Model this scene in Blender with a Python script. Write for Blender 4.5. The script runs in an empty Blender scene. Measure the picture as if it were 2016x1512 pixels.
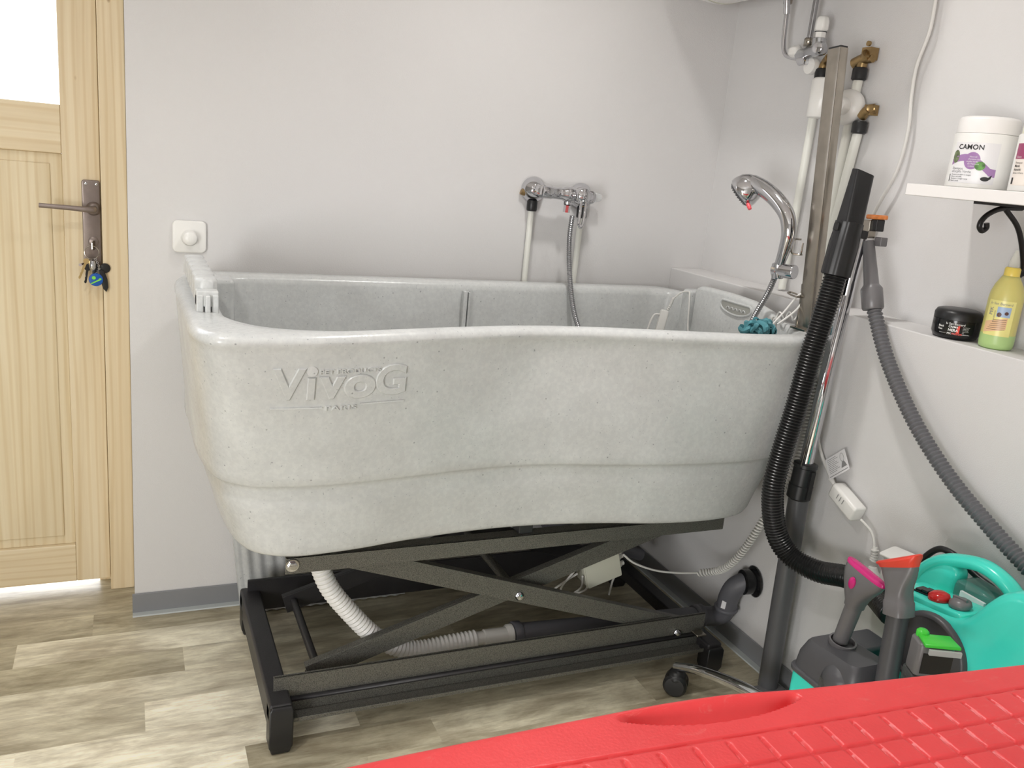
import bpy, bmesh, math, random
import numpy as np
from mathutils import Vector, Matrix

random.seed(7)
C = bpy.context.scene.collection
S = bpy.context.scene
R = math.radians

# ------------------------------------------------------------------ camera
cam_d = bpy.data.cameras.new('camera')
cam = bpy.data.objects.new('camera', cam_d)
C.objects.link(cam)
cam_d.sensor_width = 36.0
cam_d.sensor_fit = 'HORIZONTAL'
cam_d.lens = 1700.0 / 2016.0 * 36.0
cam_d.clip_start = 0.01
yaw, pit, rol = R(24.6406513), R(14.44190721), R(5.46054785)
fw = Vector((math.sin(yaw) * math.cos(pit), math.cos(yaw) * math.cos(pit), -math.sin(pit)))
rt = Vector((math.cos(yaw), -math.sin(yaw), 0))
up = rt.cross(fw)
rt2 = rt * math.cos(rol) + up * math.sin(rol)
up2 = up * math.cos(rol) - rt * math.sin(rol)
m = Matrix((rt2, up2, -fw)).transposed().to_4x4()
m.translation = Vector((0, 0, 1.26))
cam.matrix_world = m
S.camera = cam

# ------------------------------------------------------------------ exposure / world
S.view_settings.view_transform = 'Standard'
S.view_settings.look = 'None'
S.view_settings.exposure = -0.05
S.view_settings.gamma = 1.0
S.view_settings.use_curve_mapping = False
w = bpy.data.worlds.new('daylight')
S.world = w
w.use_nodes = True
bg = w.node_tree.nodes['Background']
bg.inputs[0].default_value = (0.86, 0.90, 1.0, 1)
bg.inputs[1].default_value = 6.0

# ------------------------------------------------------------------ ceiling lamps and added fill (light part)
def area(name, loc, size, power, col, rot=(0, 0, 0), shape='DISK'):
    l = bpy.data.lights.new(name, 'AREA')
    l.shape = shape
    l.size = size
    l.energy = power
    l.color = col
    o = bpy.data.objects.new(name, l)
    C.objects.link(o)
    o.location = loc
    o.rotation_euler = rot
    return o
WARM = (1.0, 0.975, 0.945)
LAMPS = [((0.92, 1.52, 2.395), 0.13, 6.0), ((-0.48, 0.98, 2.395), 0.14, 8.0), ((0.10, -0.60, 2.395), 0.90, 1.5)]  # third is a soft fill added behind the camera to flatten the light
for i, (p, s_, e_) in enumerate(LAMPS):
    lo_ = area('ceiling_lamp_light', p, s_, e_, WARM)
    lo_.data.spread = R((112, 120, 180)[i])
FILL_WIN = area('added_window_light', (-1.88, -0.95, 0.82), 1.1, 82.0, (1.0, 1.0, 0.995), (R(90), 0, R(-90)), 'SQUARE')  # low fill light added out of view, treated as a window

# ------------------------------------------------------------------ materials
MATS = {}
def nmat(name):
    mt = bpy.data.materials.new(name)
    mt.use_nodes = True
    nt = mt.node_tree
    b = nt.nodes['Principled BSDF']
    MATS[name] = mt
    return mt, nt, b
def N(nt, t, **kw):
    n = nt.nodes.new(t)
    for k, v in kw.items():
        setattr(n, k, v)
    return n
def plain(name, col, rough=0.5, metal=0.0, spec=0.5, bump=0.0, bscale=200.0, vary=0.0, vscale=6.0, coat=0.0):
    """procedural paint / plastic / metal: base colour with faint noise variation and optional bump"""
    mt, nt, b = nmat(name)
    b.inputs['Roughness'].default_value = rough
    b.inputs['Metallic'].default_value = metal
    b.inputs['Specular IOR Level'].default_value = spec
    b.inputs['Coat Weight'].default_value = coat
    tc = N(nt, 'ShaderNodeTexCoord')
    nz = N(nt, 'ShaderNodeTexNoise')
    nz.inputs['Scale'].default_value = vscale
    nz.inputs['Detail'].default_value = 4
    nt.links.new(tc.outputs['Object'], nz.inputs['Vector'])
    rp = N(nt, 'ShaderNodeValToRGB')
    a = [max(0, c * (1 - vary)) for c in col]
    d = [min(1, c * (1 + vary)) for c in col]
    rp.color_ramp.elements[0].position = 0.3
    rp.color_ramp.elements[1].position = 0.7
    rp.color_ramp.elements[0].color = (*a, 1)
    rp.color_ramp.elements[1].color = (*d, 1)
    nt.links.new(nz.outputs['Fac'], rp.inputs['Fac'])
    nt.links.new(rp.outputs['Color'], b.inputs['Base Color'])
    if bump > 0:
        n2 = N(nt, 'ShaderNodeTexNoise')
        n2.inputs['Scale'].default_value = bscale
        n2.inputs['Detail'].default_value = 3
        nt.links.new(tc.outputs['Object'], n2.inputs['Vector'])
        bp = N(nt, 'ShaderNodeBump')
        bp.inputs['Strength'].default_value = bump
        bp.inputs['Distance'].default_value = 0.002
        nt.links.new(n2.outputs['Fac'], bp.inputs['Height'])
        nt.links.new(bp.outputs['Normal'], b.inputs['Normal'])
    return mt

WALL = plain('painted_wallpaper', (0.69, 0.678, 0.672), 0.75, vary=0.015, bump=0.25, bscale=420, vscale=3)
CEIL = plain('ceiling_paint', (0.72, 0.71, 0.70), 0.9)
BACKW = plain('far_room_paint', (0.48, 0.47, 0.46), 0.9)
GREYSKIRT = plain('grey_vinyl_skirting', (0.23, 0.235, 0.245), 0.6, vary=0.03)
LIGHTSKIRT = plain('pale_grey_vinyl', (0.50, 0.53, 0.52), 0.5, vary=0.03)
CHROME = plain('chrome', (0.60, 0.60, 0.62), 0.06, 1.0)
STEEL = plain('brushed_steel', (0.36, 0.33, 0.285), 0.24, 1.0, vary=0.10, vscale=30)
HOSEM = plain('hose_metal', (0.38, 0.38, 0.39), 0.25, 1.0)
BLACKPL = plain('black_plastic', (0.012, 0.012, 0.013), 0.38)
BLACKGL = plain('black_gloss_plastic', (0.010, 0.010, 0.011), 0.16)
DGREY = plain('dark_grey_plastic', (0.075, 0.075, 0.082), 0.38, vary=0.04)
MGREY = plain('mid_grey_plastic', (0.155, 0.15, 0.155), 0.33, vary=0.03)
TUBEGREY = plain('grey_wand_plastic', (0.10, 0.10, 0.105), 0.33, vary=0.03)
WHITEPL = plain('white_plastic', (0.84, 0.83, 0.80), 0.30)
WHITECORD = plain('white_cord', (0.70, 0.69, 0.66), 0.45)
OFFWHITE = plain('ivory_box_plastic', (0.56, 0.56, 0.47), 0.45)
HOSEWHITE = plain('corrugated_white_plastic', (0.80, 0.79, 0.77), 0.45)
BRASS = plain('aged_brass', (0.36, 0.25, 0.12), 0.38, 1.0, vary=0.15, vscale=60)
TEAL = plain('teal_plastic', (0.06, 0.74, 0.60), 0.22, vary=0.02)
TEALD = plain('teal_loofah_mesh', (0.07, 0.24, 0.28), 0.65, vary=0.25, vscale=60)
REDK = plain('red_plastic', (0.55, 0.02, 0.02), 0.15)
REDSIL = plain('red_silicone', (0.78, 0.06, 0.035), 0.3)
PINK = plain('magenta_plastic', (0.62, 0.02, 0.20), 0.25)
GREEN = plain('green_plastic', (0.06, 0.62, 0.05), 0.25)
DOORMET = plain('taupe_lacquered_metal', (0.25, 0.205, 0.185), 0.36, 0.55, vary=0.05, vscale=90)
WHITELAQ = plain('white_shelf_laminate', (0.86, 0.84, 0.82), 0.35)
PIPEGREY = plain('grey_pvc_pipe', (0.12, 0.12, 0.135), 0.5, vary=0.05)
PVCWHITE = plain('white_multilayer_pipe', (0.80, 0.80, 0.74), 0.4)
BLUE = plain('blue_rubber', (0.01, 0.10, 0.42), 0.4)
LIME = plain('lime_print', (0.25, 0.75, 0.08), 0.4)
INK = plain('black_ink', (0.02, 0.02, 0.02), 0.5)
INKG = plain('grey_ink', (0.25, 0.25, 0.25), 0.5)
WHITEINK = plain('white_ink', (0.8, 0.8, 0.78), 0.5)
PAPER = plain('white_label_paper', (0.80, 0.79, 0.80), 0.35)
CREAM = plain('cream_label_paper', (0.84, 0.77, 0.70), 0.35)
LILAC = plain('lilac_print', (0.36, 0.20, 0.42), 0.4)
MAROON = plain('maroon_print', (0.34, 0.06, 0.15), 0.4)
LEAF = plain('green_clay_print', (0.10, 0.26, 0.05), 0.5, vary=0.6, vscale=120)
SAGE = plain('sage_print', (0.16, 0.20, 0.10), 0.5, vary=0.5, vscale=160)
YLABEL = plain('yellow_label_paper', (0.82, 0.76, 0.28), 0.35, vary=0.08, vscale=30)
PEACH = plain('peach_print', (0.80, 0.52, 0.30), 0.4)
SKYP = plain('pale_blue_print', (0.35, 0.47, 0.66), 0.4)
BROWNP = plain('brown_print', (0.10, 0.04, 0.03), 0.4)
ORANGE = plain('orange_plastic', (0.75, 0.25, 0.07), 0.35, vary=0.25, vscale=80)
GOLD = plain('brass_key', (0.65, 0.50, 0.24), 0.3, 1.0)
TUBELABEL = plain('yellow_spout', (0.80, 0.62, 0.12), 0.35)

# clear / tinted plastics
def glassy(name, col, rough=0.05, trans=1.0, ior=1.45):
    mt, nt, b = nmat(name)
    b.inputs['Base Color'].default_value = (*col, 1)
    b.inputs['Roughness'].default_value = rough
    b.inputs['Transmission Weight'].default_value = trans
    b.inputs['IOR'].default_value = ior
    return mt
def sheer(name, col, mixf, rough=0.1):
    """thin see-through sheet: transparent mixed with gloss"""
    mt, nt, b = nmat(name)
    b.inputs['Base Color'].default_value = (*col, 1)
    b.inputs['Roughness'].default_value = rough
    tr = N(nt, 'ShaderNodeBsdfTransparent')
    mx = N(nt, 'ShaderNodeMixShader')
    mx.inputs[0].default_value = mixf
    nt.links.new(tr.outputs[0], mx.inputs[1])
    nt.links.new(b.outputs[0], mx.inputs[2])
    nt.links.new(mx.outputs[0], nt.nodes['Material Output'].inputs['Surface'])
    return mt
PANE = sheer('door_glass', (0.9, 0.92, 0.95), 0.12, 0.05)
CLEAR = sheer('clear_smoky_plastic', (0.09, 0.09, 0.09), 0.55, 0.12)
TANK = sheer('clear_tank_plastic', (0.10, 0.30, 0.26), 0.55, 0.08)
YBOT = plain('yellow_green_bottle', (0.66, 0.60, 0.20), 0.35)
MATS['yellow_green_bottle'].node_tree.nodes['Principled BSDF'].inputs['Subsurface Weight'].default_value = 0.2
MATS['yellow_green_bottle'].node_tree.nodes['Principled BSDF'].inputs['Subsurface Scale'].default_value = 0.02

def ramp2(nt, fac, p0, c0, p1, c1):
    rp = N(nt, 'ShaderNodeValToRGB')
    rp.color_ramp.elements[0].position = p0
    rp.color_ramp.elements[1].position = p1
    rp.color_ramp.elements[0].color = (*c0, 1)
    rp.color_ramp.elements[1].color = (*c1, 1)
    nt.links.new(fac, rp.inputs['Fac'])
    return rp
def mixc(nt, fac, a, b_, mode='MIX'):
    mx = N(nt, 'ShaderNodeMix', data_type='RGBA', blend_type=mode)
    for s_, v in ((mx.inputs[0], fac), (mx.inputs[6], a), (mx.inputs[7], b_)):
        if isinstance(v, (int, float)):
            s_.default_value = v
        elif isinstance(v, tuple):
            s_.default_value = (*v, 1)
        else:
            nt.links.new(v, s_)
    return mx.outputs[2]
def noise(nt, vec, scale, detail=4, rough=0.5, dist=0.0, mapscale=None, loc=(0, 0, 0)):
    if mapscale is not None:
        mp = N(nt, 'ShaderNodeMapping')
        mp.inputs['Scale'].default_value = mapscale
        mp.inputs['Location'].default_value = loc
        nt.links.new(vec, mp.inputs['Vector'])
        vec = mp.outputs[0]
    nz = N(nt, 'ShaderNodeTexNoise')
    nz.inputs['Scale'].default_value = scale
    nz.inputs['Detail'].default_value = detail
    nz.inputs['Roughness'].default_value = rough
    nz.inputs['Distortion'].default_value = dist
    nt.links.new(vec, nz.inputs['Vector'])
    return nz.outputs['Fac']

# speckled rotomoulded plastic
def speckled(name, base, lo, hi):
    mt, nt, b = nmat(name)
    tc = N(nt, 'ShaderNodeTexCoord')
    o = tc.outputs['Object']
    f1 = noise(nt, o, 9, 6, 0.6)
    c1 = ramp2(nt, f1, 0.30, lo, 0.72, hi).outputs[0]
    f2 = noise(nt, o, 240, 2, 0.5)
    sp = ramp2(nt, f2, 0.69, (1, 1, 1), 0.76, (0.50, 0.52, 0.56)).outputs[0]
    c2 = mixc(nt, 0.85, c1, sp, 'MULTIPLY')
    f3 = noise(nt, o, 95, 3, 0.6, loc=(3, 1, 2), mapscale=(1, 1, 1))
    sp3 = ramp2(nt, f3, 0.42, (0.93, 0.93, 0.94), 0.62, (1.0, 1.0, 1.0)).outputs[0]
    c3 = mixc(nt, 1.0, c2, sp3, 'MULTIPLY')
    v = N(nt, 'ShaderNodeTexVoronoi')
    v.inputs['Scale'].default_value = 34
    nt.links.new(o, v.inputs['Vector'])
    dt = ramp2(nt, v.outputs['Distance'], 0.035, (0.45, 0.45, 0.47), 0.075, (1, 1, 1)).outputs[0]
    c4 = mixc(nt, 0.8, c3, dt, 'MULTIPLY')
    nt.links.new(c4, b.inputs['Base Color'])
    b.inputs['Roughness'].default_value = 0.27
    bp = N(nt, 'ShaderNodeBump')
    bp.inputs['Strength'].default_value = 0.18
    bp.inputs['Distance'].default_value = 0.002
    nt.links.new(noise(nt, o, 160, 3), bp.inputs['Height'])
    nt.links.new(bp.outputs['Normal'], b.inputs['Normal'])
    return mt
TUBM = speckled('grey_speckled_plastic', None, (0.55, 0.56, 0.55), (0.635, 0.65, 0.64))

# hammered black-grey paint
def hammered():
    mt, nt, b = nmat('hammered_dark_paint')
    tc = N(nt, 'ShaderNodeTexCoord')
    o = tc.outputs['Object']
    v = N(nt, 'ShaderNodeTexVoronoi')
    v.inputs['Scale'].default_value = 620
    nt.links.new(o, v.inputs['Vector'])
    c = ramp2(nt, v.outputs['Distance'], 0.15, (0.24, 0.235, 0.205), 0.7, (0.10, 0.098, 0.088)).outputs[0]
    nt.links.new(c, b.inputs['Base Color'])
    b.inputs['Metallic'].default_value = 0.5
    b.inputs['Roughness'].default_value = 0.36
    bp = N(nt, 'ShaderNodeBump')
    bp.inputs['Strength'].default_value = 0.5
    bp.inputs['Distance'].default_value = 0.001
    nt.links.new(v.outputs['Distance'], bp.inputs['Height'])
    nt.links.new(bp.outputs['Normal'], b.inputs['Normal'])
    return mt
HAMMER = hammered()

# pine
def pine(name, vertical=True, lo=(0.72, 0.58, 0.37), hi=(0.83, 0.71, 0.50), seed=0.0):
    mt, nt, b = nmat(name)
    tc = N(nt, 'ShaderNodeTexCoord')
    o = tc.outputs['Object']
    ms = (1, 1, 0.035) if vertical else (0.035, 1, 1)
    f = noise(nt, o, 34, 5, 0.62, 0.35, ms, (seed, seed, seed))
    c = ramp2(nt, f, 0.30, lo, 0.66, hi).outputs[0]
    wv = N(nt, 'ShaderNodeTexWave', wave_type='BANDS', bands_direction='X' if vertical else 'Z')
    wv.inputs['Scale'].default_value = 9.0
    wv.inputs['Distortion'].default_value = 9.0
    wv.inputs['Detail'].default_value = 2.0
    wv.inputs['Detail Scale'].default_value = 0.55
    mp = N(nt, 'ShaderNodeMapping')
    mp.inputs['Scale'].default_value = (1.6, 1, 0.16) if vertical else (0.16, 1, 1.6)
    mp.inputs['Location'].default_value = (seed, 0, seed * 2)
    nt.links.new(o, mp.inputs['Vector'])
    nt.links.new(mp.outputs[0], wv.inputs['Vector'])
    g = ramp2(nt, wv.outputs['Fac'], 0.03, (0.87, 0.80, 0.68), 0.35, (1, 1, 1)).outputs[0]
    c = mixc(nt, 0.55, c, g, 'MULTIPLY')
    v = N(nt, 'ShaderNodeTexVoronoi')          # small sparse knots
    v.inputs['Scale'].default_value = 6.0
    mp2 = N(nt, 'ShaderNodeMapping')
    mp2.inputs['Scale'].default_value = (1.5, 0.2, 0.75)
    mp2.inputs['Location'].default_value = (seed + .3, 0, seed)
    nt.links.new(o, mp2.inputs['Vector'])
    nt.links.new(mp2.outputs[0], v.inputs['Vector'])
    k = ramp2(nt, v.outputs['Distance'], 0.022, (0.42, 0.28, 0.16), 0.050, (1, 1, 1)).outputs[0]
    c = mixc(nt, 0.8, c, k, 'MULTIPLY')
    nt.links.new(c, b.inputs['Base Color'])
    b.inputs['Roughness'].default_value = 0.42
    bp = N(nt, 'ShaderNodeBump')
    bp.inputs['Strength'].default_value = 0.12
    bp.inputs['Distance'].default_value = 0.001
    nt.links.new(f, bp.inputs['Height'])
    nt.links.new(bp.outputs['Normal'], b.inputs['Normal'])
    return mt
PINEV = pine('pine_vertical', True)
PINEV2 = pine('pine_vertical_jamb', True, (0.70, 0.56, 0.35), (0.81, 0.68, 0.47), 4.3)
PINEP = pine('pine_panel', True, (0.70, 0.57, 0.36), (0.81, 0.70, 0.49), 8.1)
PINEH = pine('pine_horizontal', False, seed=2.2)

# floor: vinyl planks running along x, 0.106 wide, own tone per plank, bright light painted into near-left ones
def floor_mat():
    mt, nt, b = nmat('oak_look_vinyl_planks')
    tc = N(nt, 'ShaderNodeTexCoord')
    sx = N(nt, 'ShaderNodeSeparateXYZ')
    nt.links.new(tc.outputs['Object'], sx.inputs[0])
    def M(op, a, b_=None):
        n = N(nt, 'ShaderNodeMath', operation=op)
        for i, v in enumerate((a, b_)):
            if v is None:
                continue
            if isinstance(v, (int, float)):
                n.inputs[i].default_value = v
            else:
                nt.links.new(v, n.inputs[i])
        return n.outputs[0]
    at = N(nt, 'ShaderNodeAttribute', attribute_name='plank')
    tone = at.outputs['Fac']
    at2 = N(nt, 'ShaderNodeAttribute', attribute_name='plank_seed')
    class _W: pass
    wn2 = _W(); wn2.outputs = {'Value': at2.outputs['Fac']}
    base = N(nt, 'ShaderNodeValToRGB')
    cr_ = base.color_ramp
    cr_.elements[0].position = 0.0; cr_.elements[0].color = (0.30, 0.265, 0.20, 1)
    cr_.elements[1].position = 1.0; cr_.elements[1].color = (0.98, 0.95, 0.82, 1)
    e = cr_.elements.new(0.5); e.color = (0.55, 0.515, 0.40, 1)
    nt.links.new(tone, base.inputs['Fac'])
    # grain, shifted per plank
    cmb = N(nt, 'ShaderNodeCombineXYZ')
    nt.links.new(M('ADD', M('MULTIPLY', sx.outputs['X'], 0.17), M('MULTIPLY', wn2.outputs['Value'], 7.0)), cmb.inputs[0])
    nt.links.new(M('ADD', sx.outputs['Y'], M('MULTIPLY', wn2.outputs['Value'], 3.0)), cmb.inputs[1])
    g1 = noise(nt, cmb.outputs[0], 22, 6, 0.65, 0.6)
    g2 = noise(nt, cmb.outputs[0], 95, 4, 0.6, 0.2)
    cm2 = N(nt, 'ShaderNodeCombineXYZ')
    nt.links.new(M('MULTIPLY', sx.outputs['X'], 0.45), cm2.inputs[0])
    nt.links.new(M('ADD', sx.outputs['Y'], M('MULTIPLY', wn2.outputs['Value'], 9.0)), cm2.inputs[1])
    g3 = noise(nt, cm2.outputs[0], 9, 5, 0.6, 1.0)
    c = mixc(nt, 0.85, base.outputs[0], ramp2(nt, g1, 0.33, (0.68, 0.65, 0.60), 0.60, (1.16, 1.15, 1.12)).outputs[0], 'MULTIPLY')
    c = mixc(nt, 0.9, c, ramp2(nt, g2, 0.36, (0.86, 0.84, 0.80), 0.58, (1.05, 1.05, 1.04)).outputs[0], 'MULTIPLY')
    g4 = noise(nt, cmb.outputs[0], 330, 3, 0.7, 0.1)
    c = mixc(nt, 0.7, c, ramp2(nt, g4, 0.36, (0.90, 0.89, 0.86), 0.55, (1.02, 1.02, 1.02)).outputs[0], 'MULTIPLY')
    c = mixc(nt, 0.8, c, ramp2(nt, g3, 0.36, (0.66, 0.62, 0.57), 0.58, (1.1, 1.1, 1.08)).outputs[0], 'MULTIPLY')
    nt.links.new(c, b.inputs['Base Color'])
    b.inputs['Roughness'].default_value = 0.34
    bp = N(nt, 'ShaderNodeBump')
    bp.inputs['Strength'].default_value = 0.15
    bp.inputs['Distance'].default_value = 0.001
    nt.links.new(g2, bp.inputs['Height'])
    nt.links.new(bp.outputs['Normal'], b.inputs['Normal'])
    return mt
FLOORM = floor_mat()

# red table plastic with pale scuffs
def red_mat():
    mt, nt, b = nmat('red_table_plastic')
    tc = N(nt, 'ShaderNodeTexCoord')
    o = tc.outputs['Object']
    f = noise(nt, o, 7, 5, 0.6)
    c = ramp2(nt, f, 0.3, (0.74, 0.042, 0.047), 0.7, (0.84, 0.058, 0.064)).outputs[0]
    sc = noise(nt, o, 30, 6, 0.75, 1.5, (0.6, 2.0, 1))
    c = mixc(nt, ramp2(nt, sc, 0.60, (0, 0, 0), 0.80, (0.5, 0.5, 0.5)).outputs[0], c, (0.80, 0.25, 0.22))
    nt.links.new(c, b.inputs['Base Color'])
    b.inputs['Roughness'].default_value = 0.36
    bp = N(nt, 'ShaderNodeBump')
    bp.inputs['Strength'].default_value = 0.25
    bp.inputs['Distance'].default_value = 0.001
    nt.links.new(noise(nt, o, 260, 3), bp.inputs['Height'])
    nt.links.new(bp.outputs['Normal'], b.inputs['Normal'])
    return mt
REDT = red_mat()
def lamp_mat():
    mt, nt, b = nmat('lamp_diffuser')
    b.inputs['Emission Color'].default_value = (1.0, 0.95, 0.88, 1)
    b.inputs['Emission Strength'].default_value = 12.0
    return mt
LAMPM = lamp_mat()

# ------------------------------------------------------------------ helpers
def link(name, me, mat, parent=None, smooth=True):
    o = bpy.data.objects.new(name, me)
    C.objects.link(o)
    if mat is not None:
        for mm in (mat if isinstance(mat, (list, tuple)) else [mat]):
            me.materials.append(mm)
    if smooth:
        for p in me.polygons:
            p.use_smooth = True
    if parent is not None:
        o.parent = parent
        o.matrix_parent_inverse = Matrix.Translation(parent.location).inverted() if parent.type == 'EMPTY' and parent.parent is None else Matrix.Translation((-parent_world(parent))) 
    return o
def parent_world(p):
    v = Vector((0, 0, 0))
    while p is not None:
        v = v + p.location + (p.matrix_parent_inverse.translation if p.parent is not None else Vector((0, 0, 0)))
        p = p.parent
    return v
def mesh(name, vs, fs, mat, parent=None, smooth=True, sharp=None):
    me = bpy.data.meshes.new(name)
    me.from_pydata([tuple(map(float, v)) for v in vs], [], [tuple(f) for f in fs])
    bm = bmesh.new(); bm.from_mesh(me)
    bmesh.ops.recalc_face_normals(bm, faces=bm.faces)
    if sharp is not None:
        for e in bm.edges:
            if len(e.link_faces) == 2 and e.calc_face_angle(0) > R(sharp):
                e.smooth = False
    bm.to_mesh(me); bm.free()
    me.update()
    return link(name, me, mat, parent, smooth)
def thing(name, label, cat, loc, group=None):
    o = bpy.data.objects.new(name, None)
    C.objects.link(o)
    o.empty_display_size = 0.05
    o.location = loc
    o['label'] = label; o['category'] = cat
    if group: o['group'] = group
    return o
def tag(o, label, cat, group=None):
    o['label'] = label; o['category'] = cat
    if group: o['group'] = group
    return o
def struct(o):
    o['kind'] = 'structure'
    return o

class MB:
    """collects shapes into one mesh"""
    def __init__(s): s.v = []; s.f = []
    def add(s, vs, fs):
        n = len(s.v)
        s.v += [tuple(map(float, v)) for v in vs]
        s.f += [tuple(i + n for i in f) for f in fs]
        return s
    def box(s, x0, x1, y0, y1, z0, z1, M=None):
        vs = [Vector((x, y, z)) for x in (x0, x1) for y in (y0, y1) for z in (z0, z1)]
        if M is not None: vs = [M @ v for v in vs]
        return s.add(vs, [(0, 1, 3, 2), (4, 6, 7, 5), (0, 4, 5, 1), (2, 3, 7, 6), (0, 2, 6, 4), (1, 5, 7, 3)])
    def rings(s, rs, close=True, cap0=True, cap1=True):
        n = len(rs[0]); vs = [p for r in rs for p in r]; fs = []
        for i in range(len(rs) - 1):
            for j in range(n if close else n - 1):
                k = (j + 1) % n
                fs.append((i * n + j, i * n + k, (i + 1) * n + k, (i + 1) * n + j))
        if cap0: fs.append(tuple(range(n))[::-1])
        if cap1: fs.append(tuple((len(rs) - 1) * n + j for j in range(n)))
        return s.add(vs, fs)
    def lathe(s, prof, M=None, n=32, cap0=True, cap1=True):
        """prof: (radius, z) list; axis z, moved by M"""
        rs = []
        for r, z in prof:
            ring = [Vector((r * math.cos(2 * math.pi * j / n), r * math.sin(2 * math.pi * j / n), z)) for j in range(n)]
            rs.append([M @ p for p in ring] if M is not None else ring)
        return s.rings(rs, True, cap0, cap1)
    def tube(s, pts, r, n=12, caps=True):
        pts = [Vector(p) for p in pts]
        rr = r if callable(r) else (lambda i: r) if not isinstance(r, (list, tuple)) else (lambda i: r[i])
        t0 = (pts[1] - pts[0]).normalized()
        a = Vector((0, 0, 1)) if abs(t0.z) < 0.9 else Vector((1, 0, 0))
        u = t0.cross(a).normalized(); rs = []
        for i, p in enumerate(pts):
            t = (pts[min(i + 1, len(pts) - 1)] - pts[max(i - 1, 0)]).normalized()
            u = (u - t * u.dot(t)).normalized(); v = t.cross(u)
            q = rr(i)
            rs.append([p + (u * math.cos(2 * math.pi * j / n) + v * math.sin(2 * math.pi * j / n)) * q for j in range(n)])
        return s.rings(rs, True, caps, caps)
    def build(s, name, mat, parent=None, smooth=True, bevel=0, sharp=40, seg=2):
        o = mesh(name, s.v, s.f, mat, parent, smooth, sharp if not bevel else None)
        if bevel:
            md = o.modifiers.new('bevel', 'BEVEL')
            md.width = bevel; md.segments = seg; md.limit_method = 'ANGLE'; md.angle_limit = R(35)
            md.harden_normals = True
        return o
def cr(pts, n=12, closed=False):
    """Catmull-Rom samples through the points"""
    P = [Vector(p) for p in pts]; out = []
    m_ = len(P)
    rng = range(m_ if closed else m_ - 1)
    for i in rng:
        if closed:
            a, b, c, d = P[(i - 1) % m_], P[i], P[(i + 1) % m_], P[(i + 2) % m_]
        else:
            b, c = P[i], P[i + 1]
            a = P[i - 1] if i > 0 else b * 2 - c
            d = P[i + 2] if i + 2 < m_ else c * 2 - b
        for k in range(n):
            t = k / n
            out.append(0.5 * ((2 * b) + (c - a) * t + (2 * a - 5 * b + 4 * c - d) * t * t + (3 * b - a - 3 * c + d) * t ** 3))
    if not closed: out.append(P[-1])
    return out
def resample(pts, step=None, n=None, closed=False):
    P = [Vector(p) for p in pts]
    if closed: P = P + [P[0]]
    d = [0.0]
    for i in range(1, len(P)): d.append(d[-1] + (P[i] - P[i - 1]).length)
    if n is None: n = max(2, int(d[-1] / step) + 1)
    out = []; j = 0
    cnt = n if not closed else n
    for k in range(cnt):
        t = d[-1] * k / (n - 1 if not closed else n)
        while j < len(d) - 2 and d[j + 1] < t: j += 1
        L_ = d[j + 1] - d[j]
        out.append(P[j].lerp(P[j + 1], 0 if L_ == 0 else (t - d[j]) / L_))
    return out
def length(pts):
    return sum((Vector(pts[i + 1]) - Vector(pts[i])).length for i in range(len(pts) - 1))
def ribbed(mb, ctrl, r, pitch, depth, n=16, per=6, shape='sin'):
    P = resample(cr(ctrl, 16), step=pitch / per)
    rad = []
    for i in range(len(P)):
        ph = (i % per) / per
        if shape == 'sin': a = 0.5 + 0.5 * math.cos(2 * math.pi * ph)
        else: a = 1.0 if ph < 0.5 else 0.0
        rad.append(r - depth + depth * a)
    return mb.tube(P, rad, n)
def coil(mb, ctrl, cr_r, pitch, wire, n=7, per=14, a0=0.0):
    P = resample(cr(ctrl, 16), step=pitch / per)
    t0 = (P[1] - P[0]).normalized()
    u = t0.cross(Vector((0.3, 0.2, 1))).normalized(); out = []
    for i, p in enumerate(P):
        t = (P[min(i + 1, len(P) - 1)] - P[max(i - 1, 0)]).normalized()
        u = (u - t * u.dot(t)).normalized(); v = t.cross(u)
        a = 2 * math.pi * i / per + a0
        out.append(p + (u * math.cos(a) + v * math.sin(a)) * cr_r)
    mb.tube(out, wire, n)
    return out
def frame(origin, z, x=None):
    """matrix with its z axis along z"""
    z = Vector(z).normalized()
    x = Vector(x) if x is not None else (Vector((0, 0, 1)) if abs(z.z) < 0.9 else Vector((1, 0, 0)))
    x = (x - z * x.dot(z)).normalized()
    y = z.cross(x)
    m_ = Matrix((x, y, z)).transposed().to_4x4()
    m_.translation = Vector(origin)
    return m_
def text_geo(body, size, extrude=0.0, align='CENTER', space=1.0, bold=0.0, bevel=0.0):
    """flat text outline as vertices and faces, in its own x-y plane"""
    cu = bpy.data.curves.new('t', 'FONT')
    cu.body = body; cu.size = size; cu.extrude = extrude; cu.align_x = align; cu.align_y = 'CENTER'
    cu.space_character = space; cu.offset = bold * size; cu.bevel_depth = bevel; cu.bevel_resolution = 0; cu.resolution_u = 5
    to = bpy.data.objects.new('t', cu)
    C.objects.link(to)
    dg = bpy.context.evaluated_depsgraph_get()
    me = bpy.data.meshes.new_from_object(to.evaluated_get(dg))
    vs = [v.co.copy() for v in me.vertices]; fs = [tuple(p.vertices) for p in me.polygons]
    bpy.data.objects.remove(to); bpy.data.curves.remove(cu); bpy.data.meshes.remove(me)
    return vs, fs
def rrect(w_, h_, r, n=5):
    out = []
    for cx, cy, a0 in ((w_ / 2 - r, h_ / 2 - r, 0), (-w_ / 2 + r, h_ / 2 - r, 90), (-w_ / 2 + r, -h_ / 2 + r, 180), (w_ / 2 - r, -h_ / 2 + r, 270)):
        for k in range(n + 1):
            a = R(a0 + 90 * k / n)
            out.append((cx + r * math.cos(a), cy + r * math.sin(a)))
    return out
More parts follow.
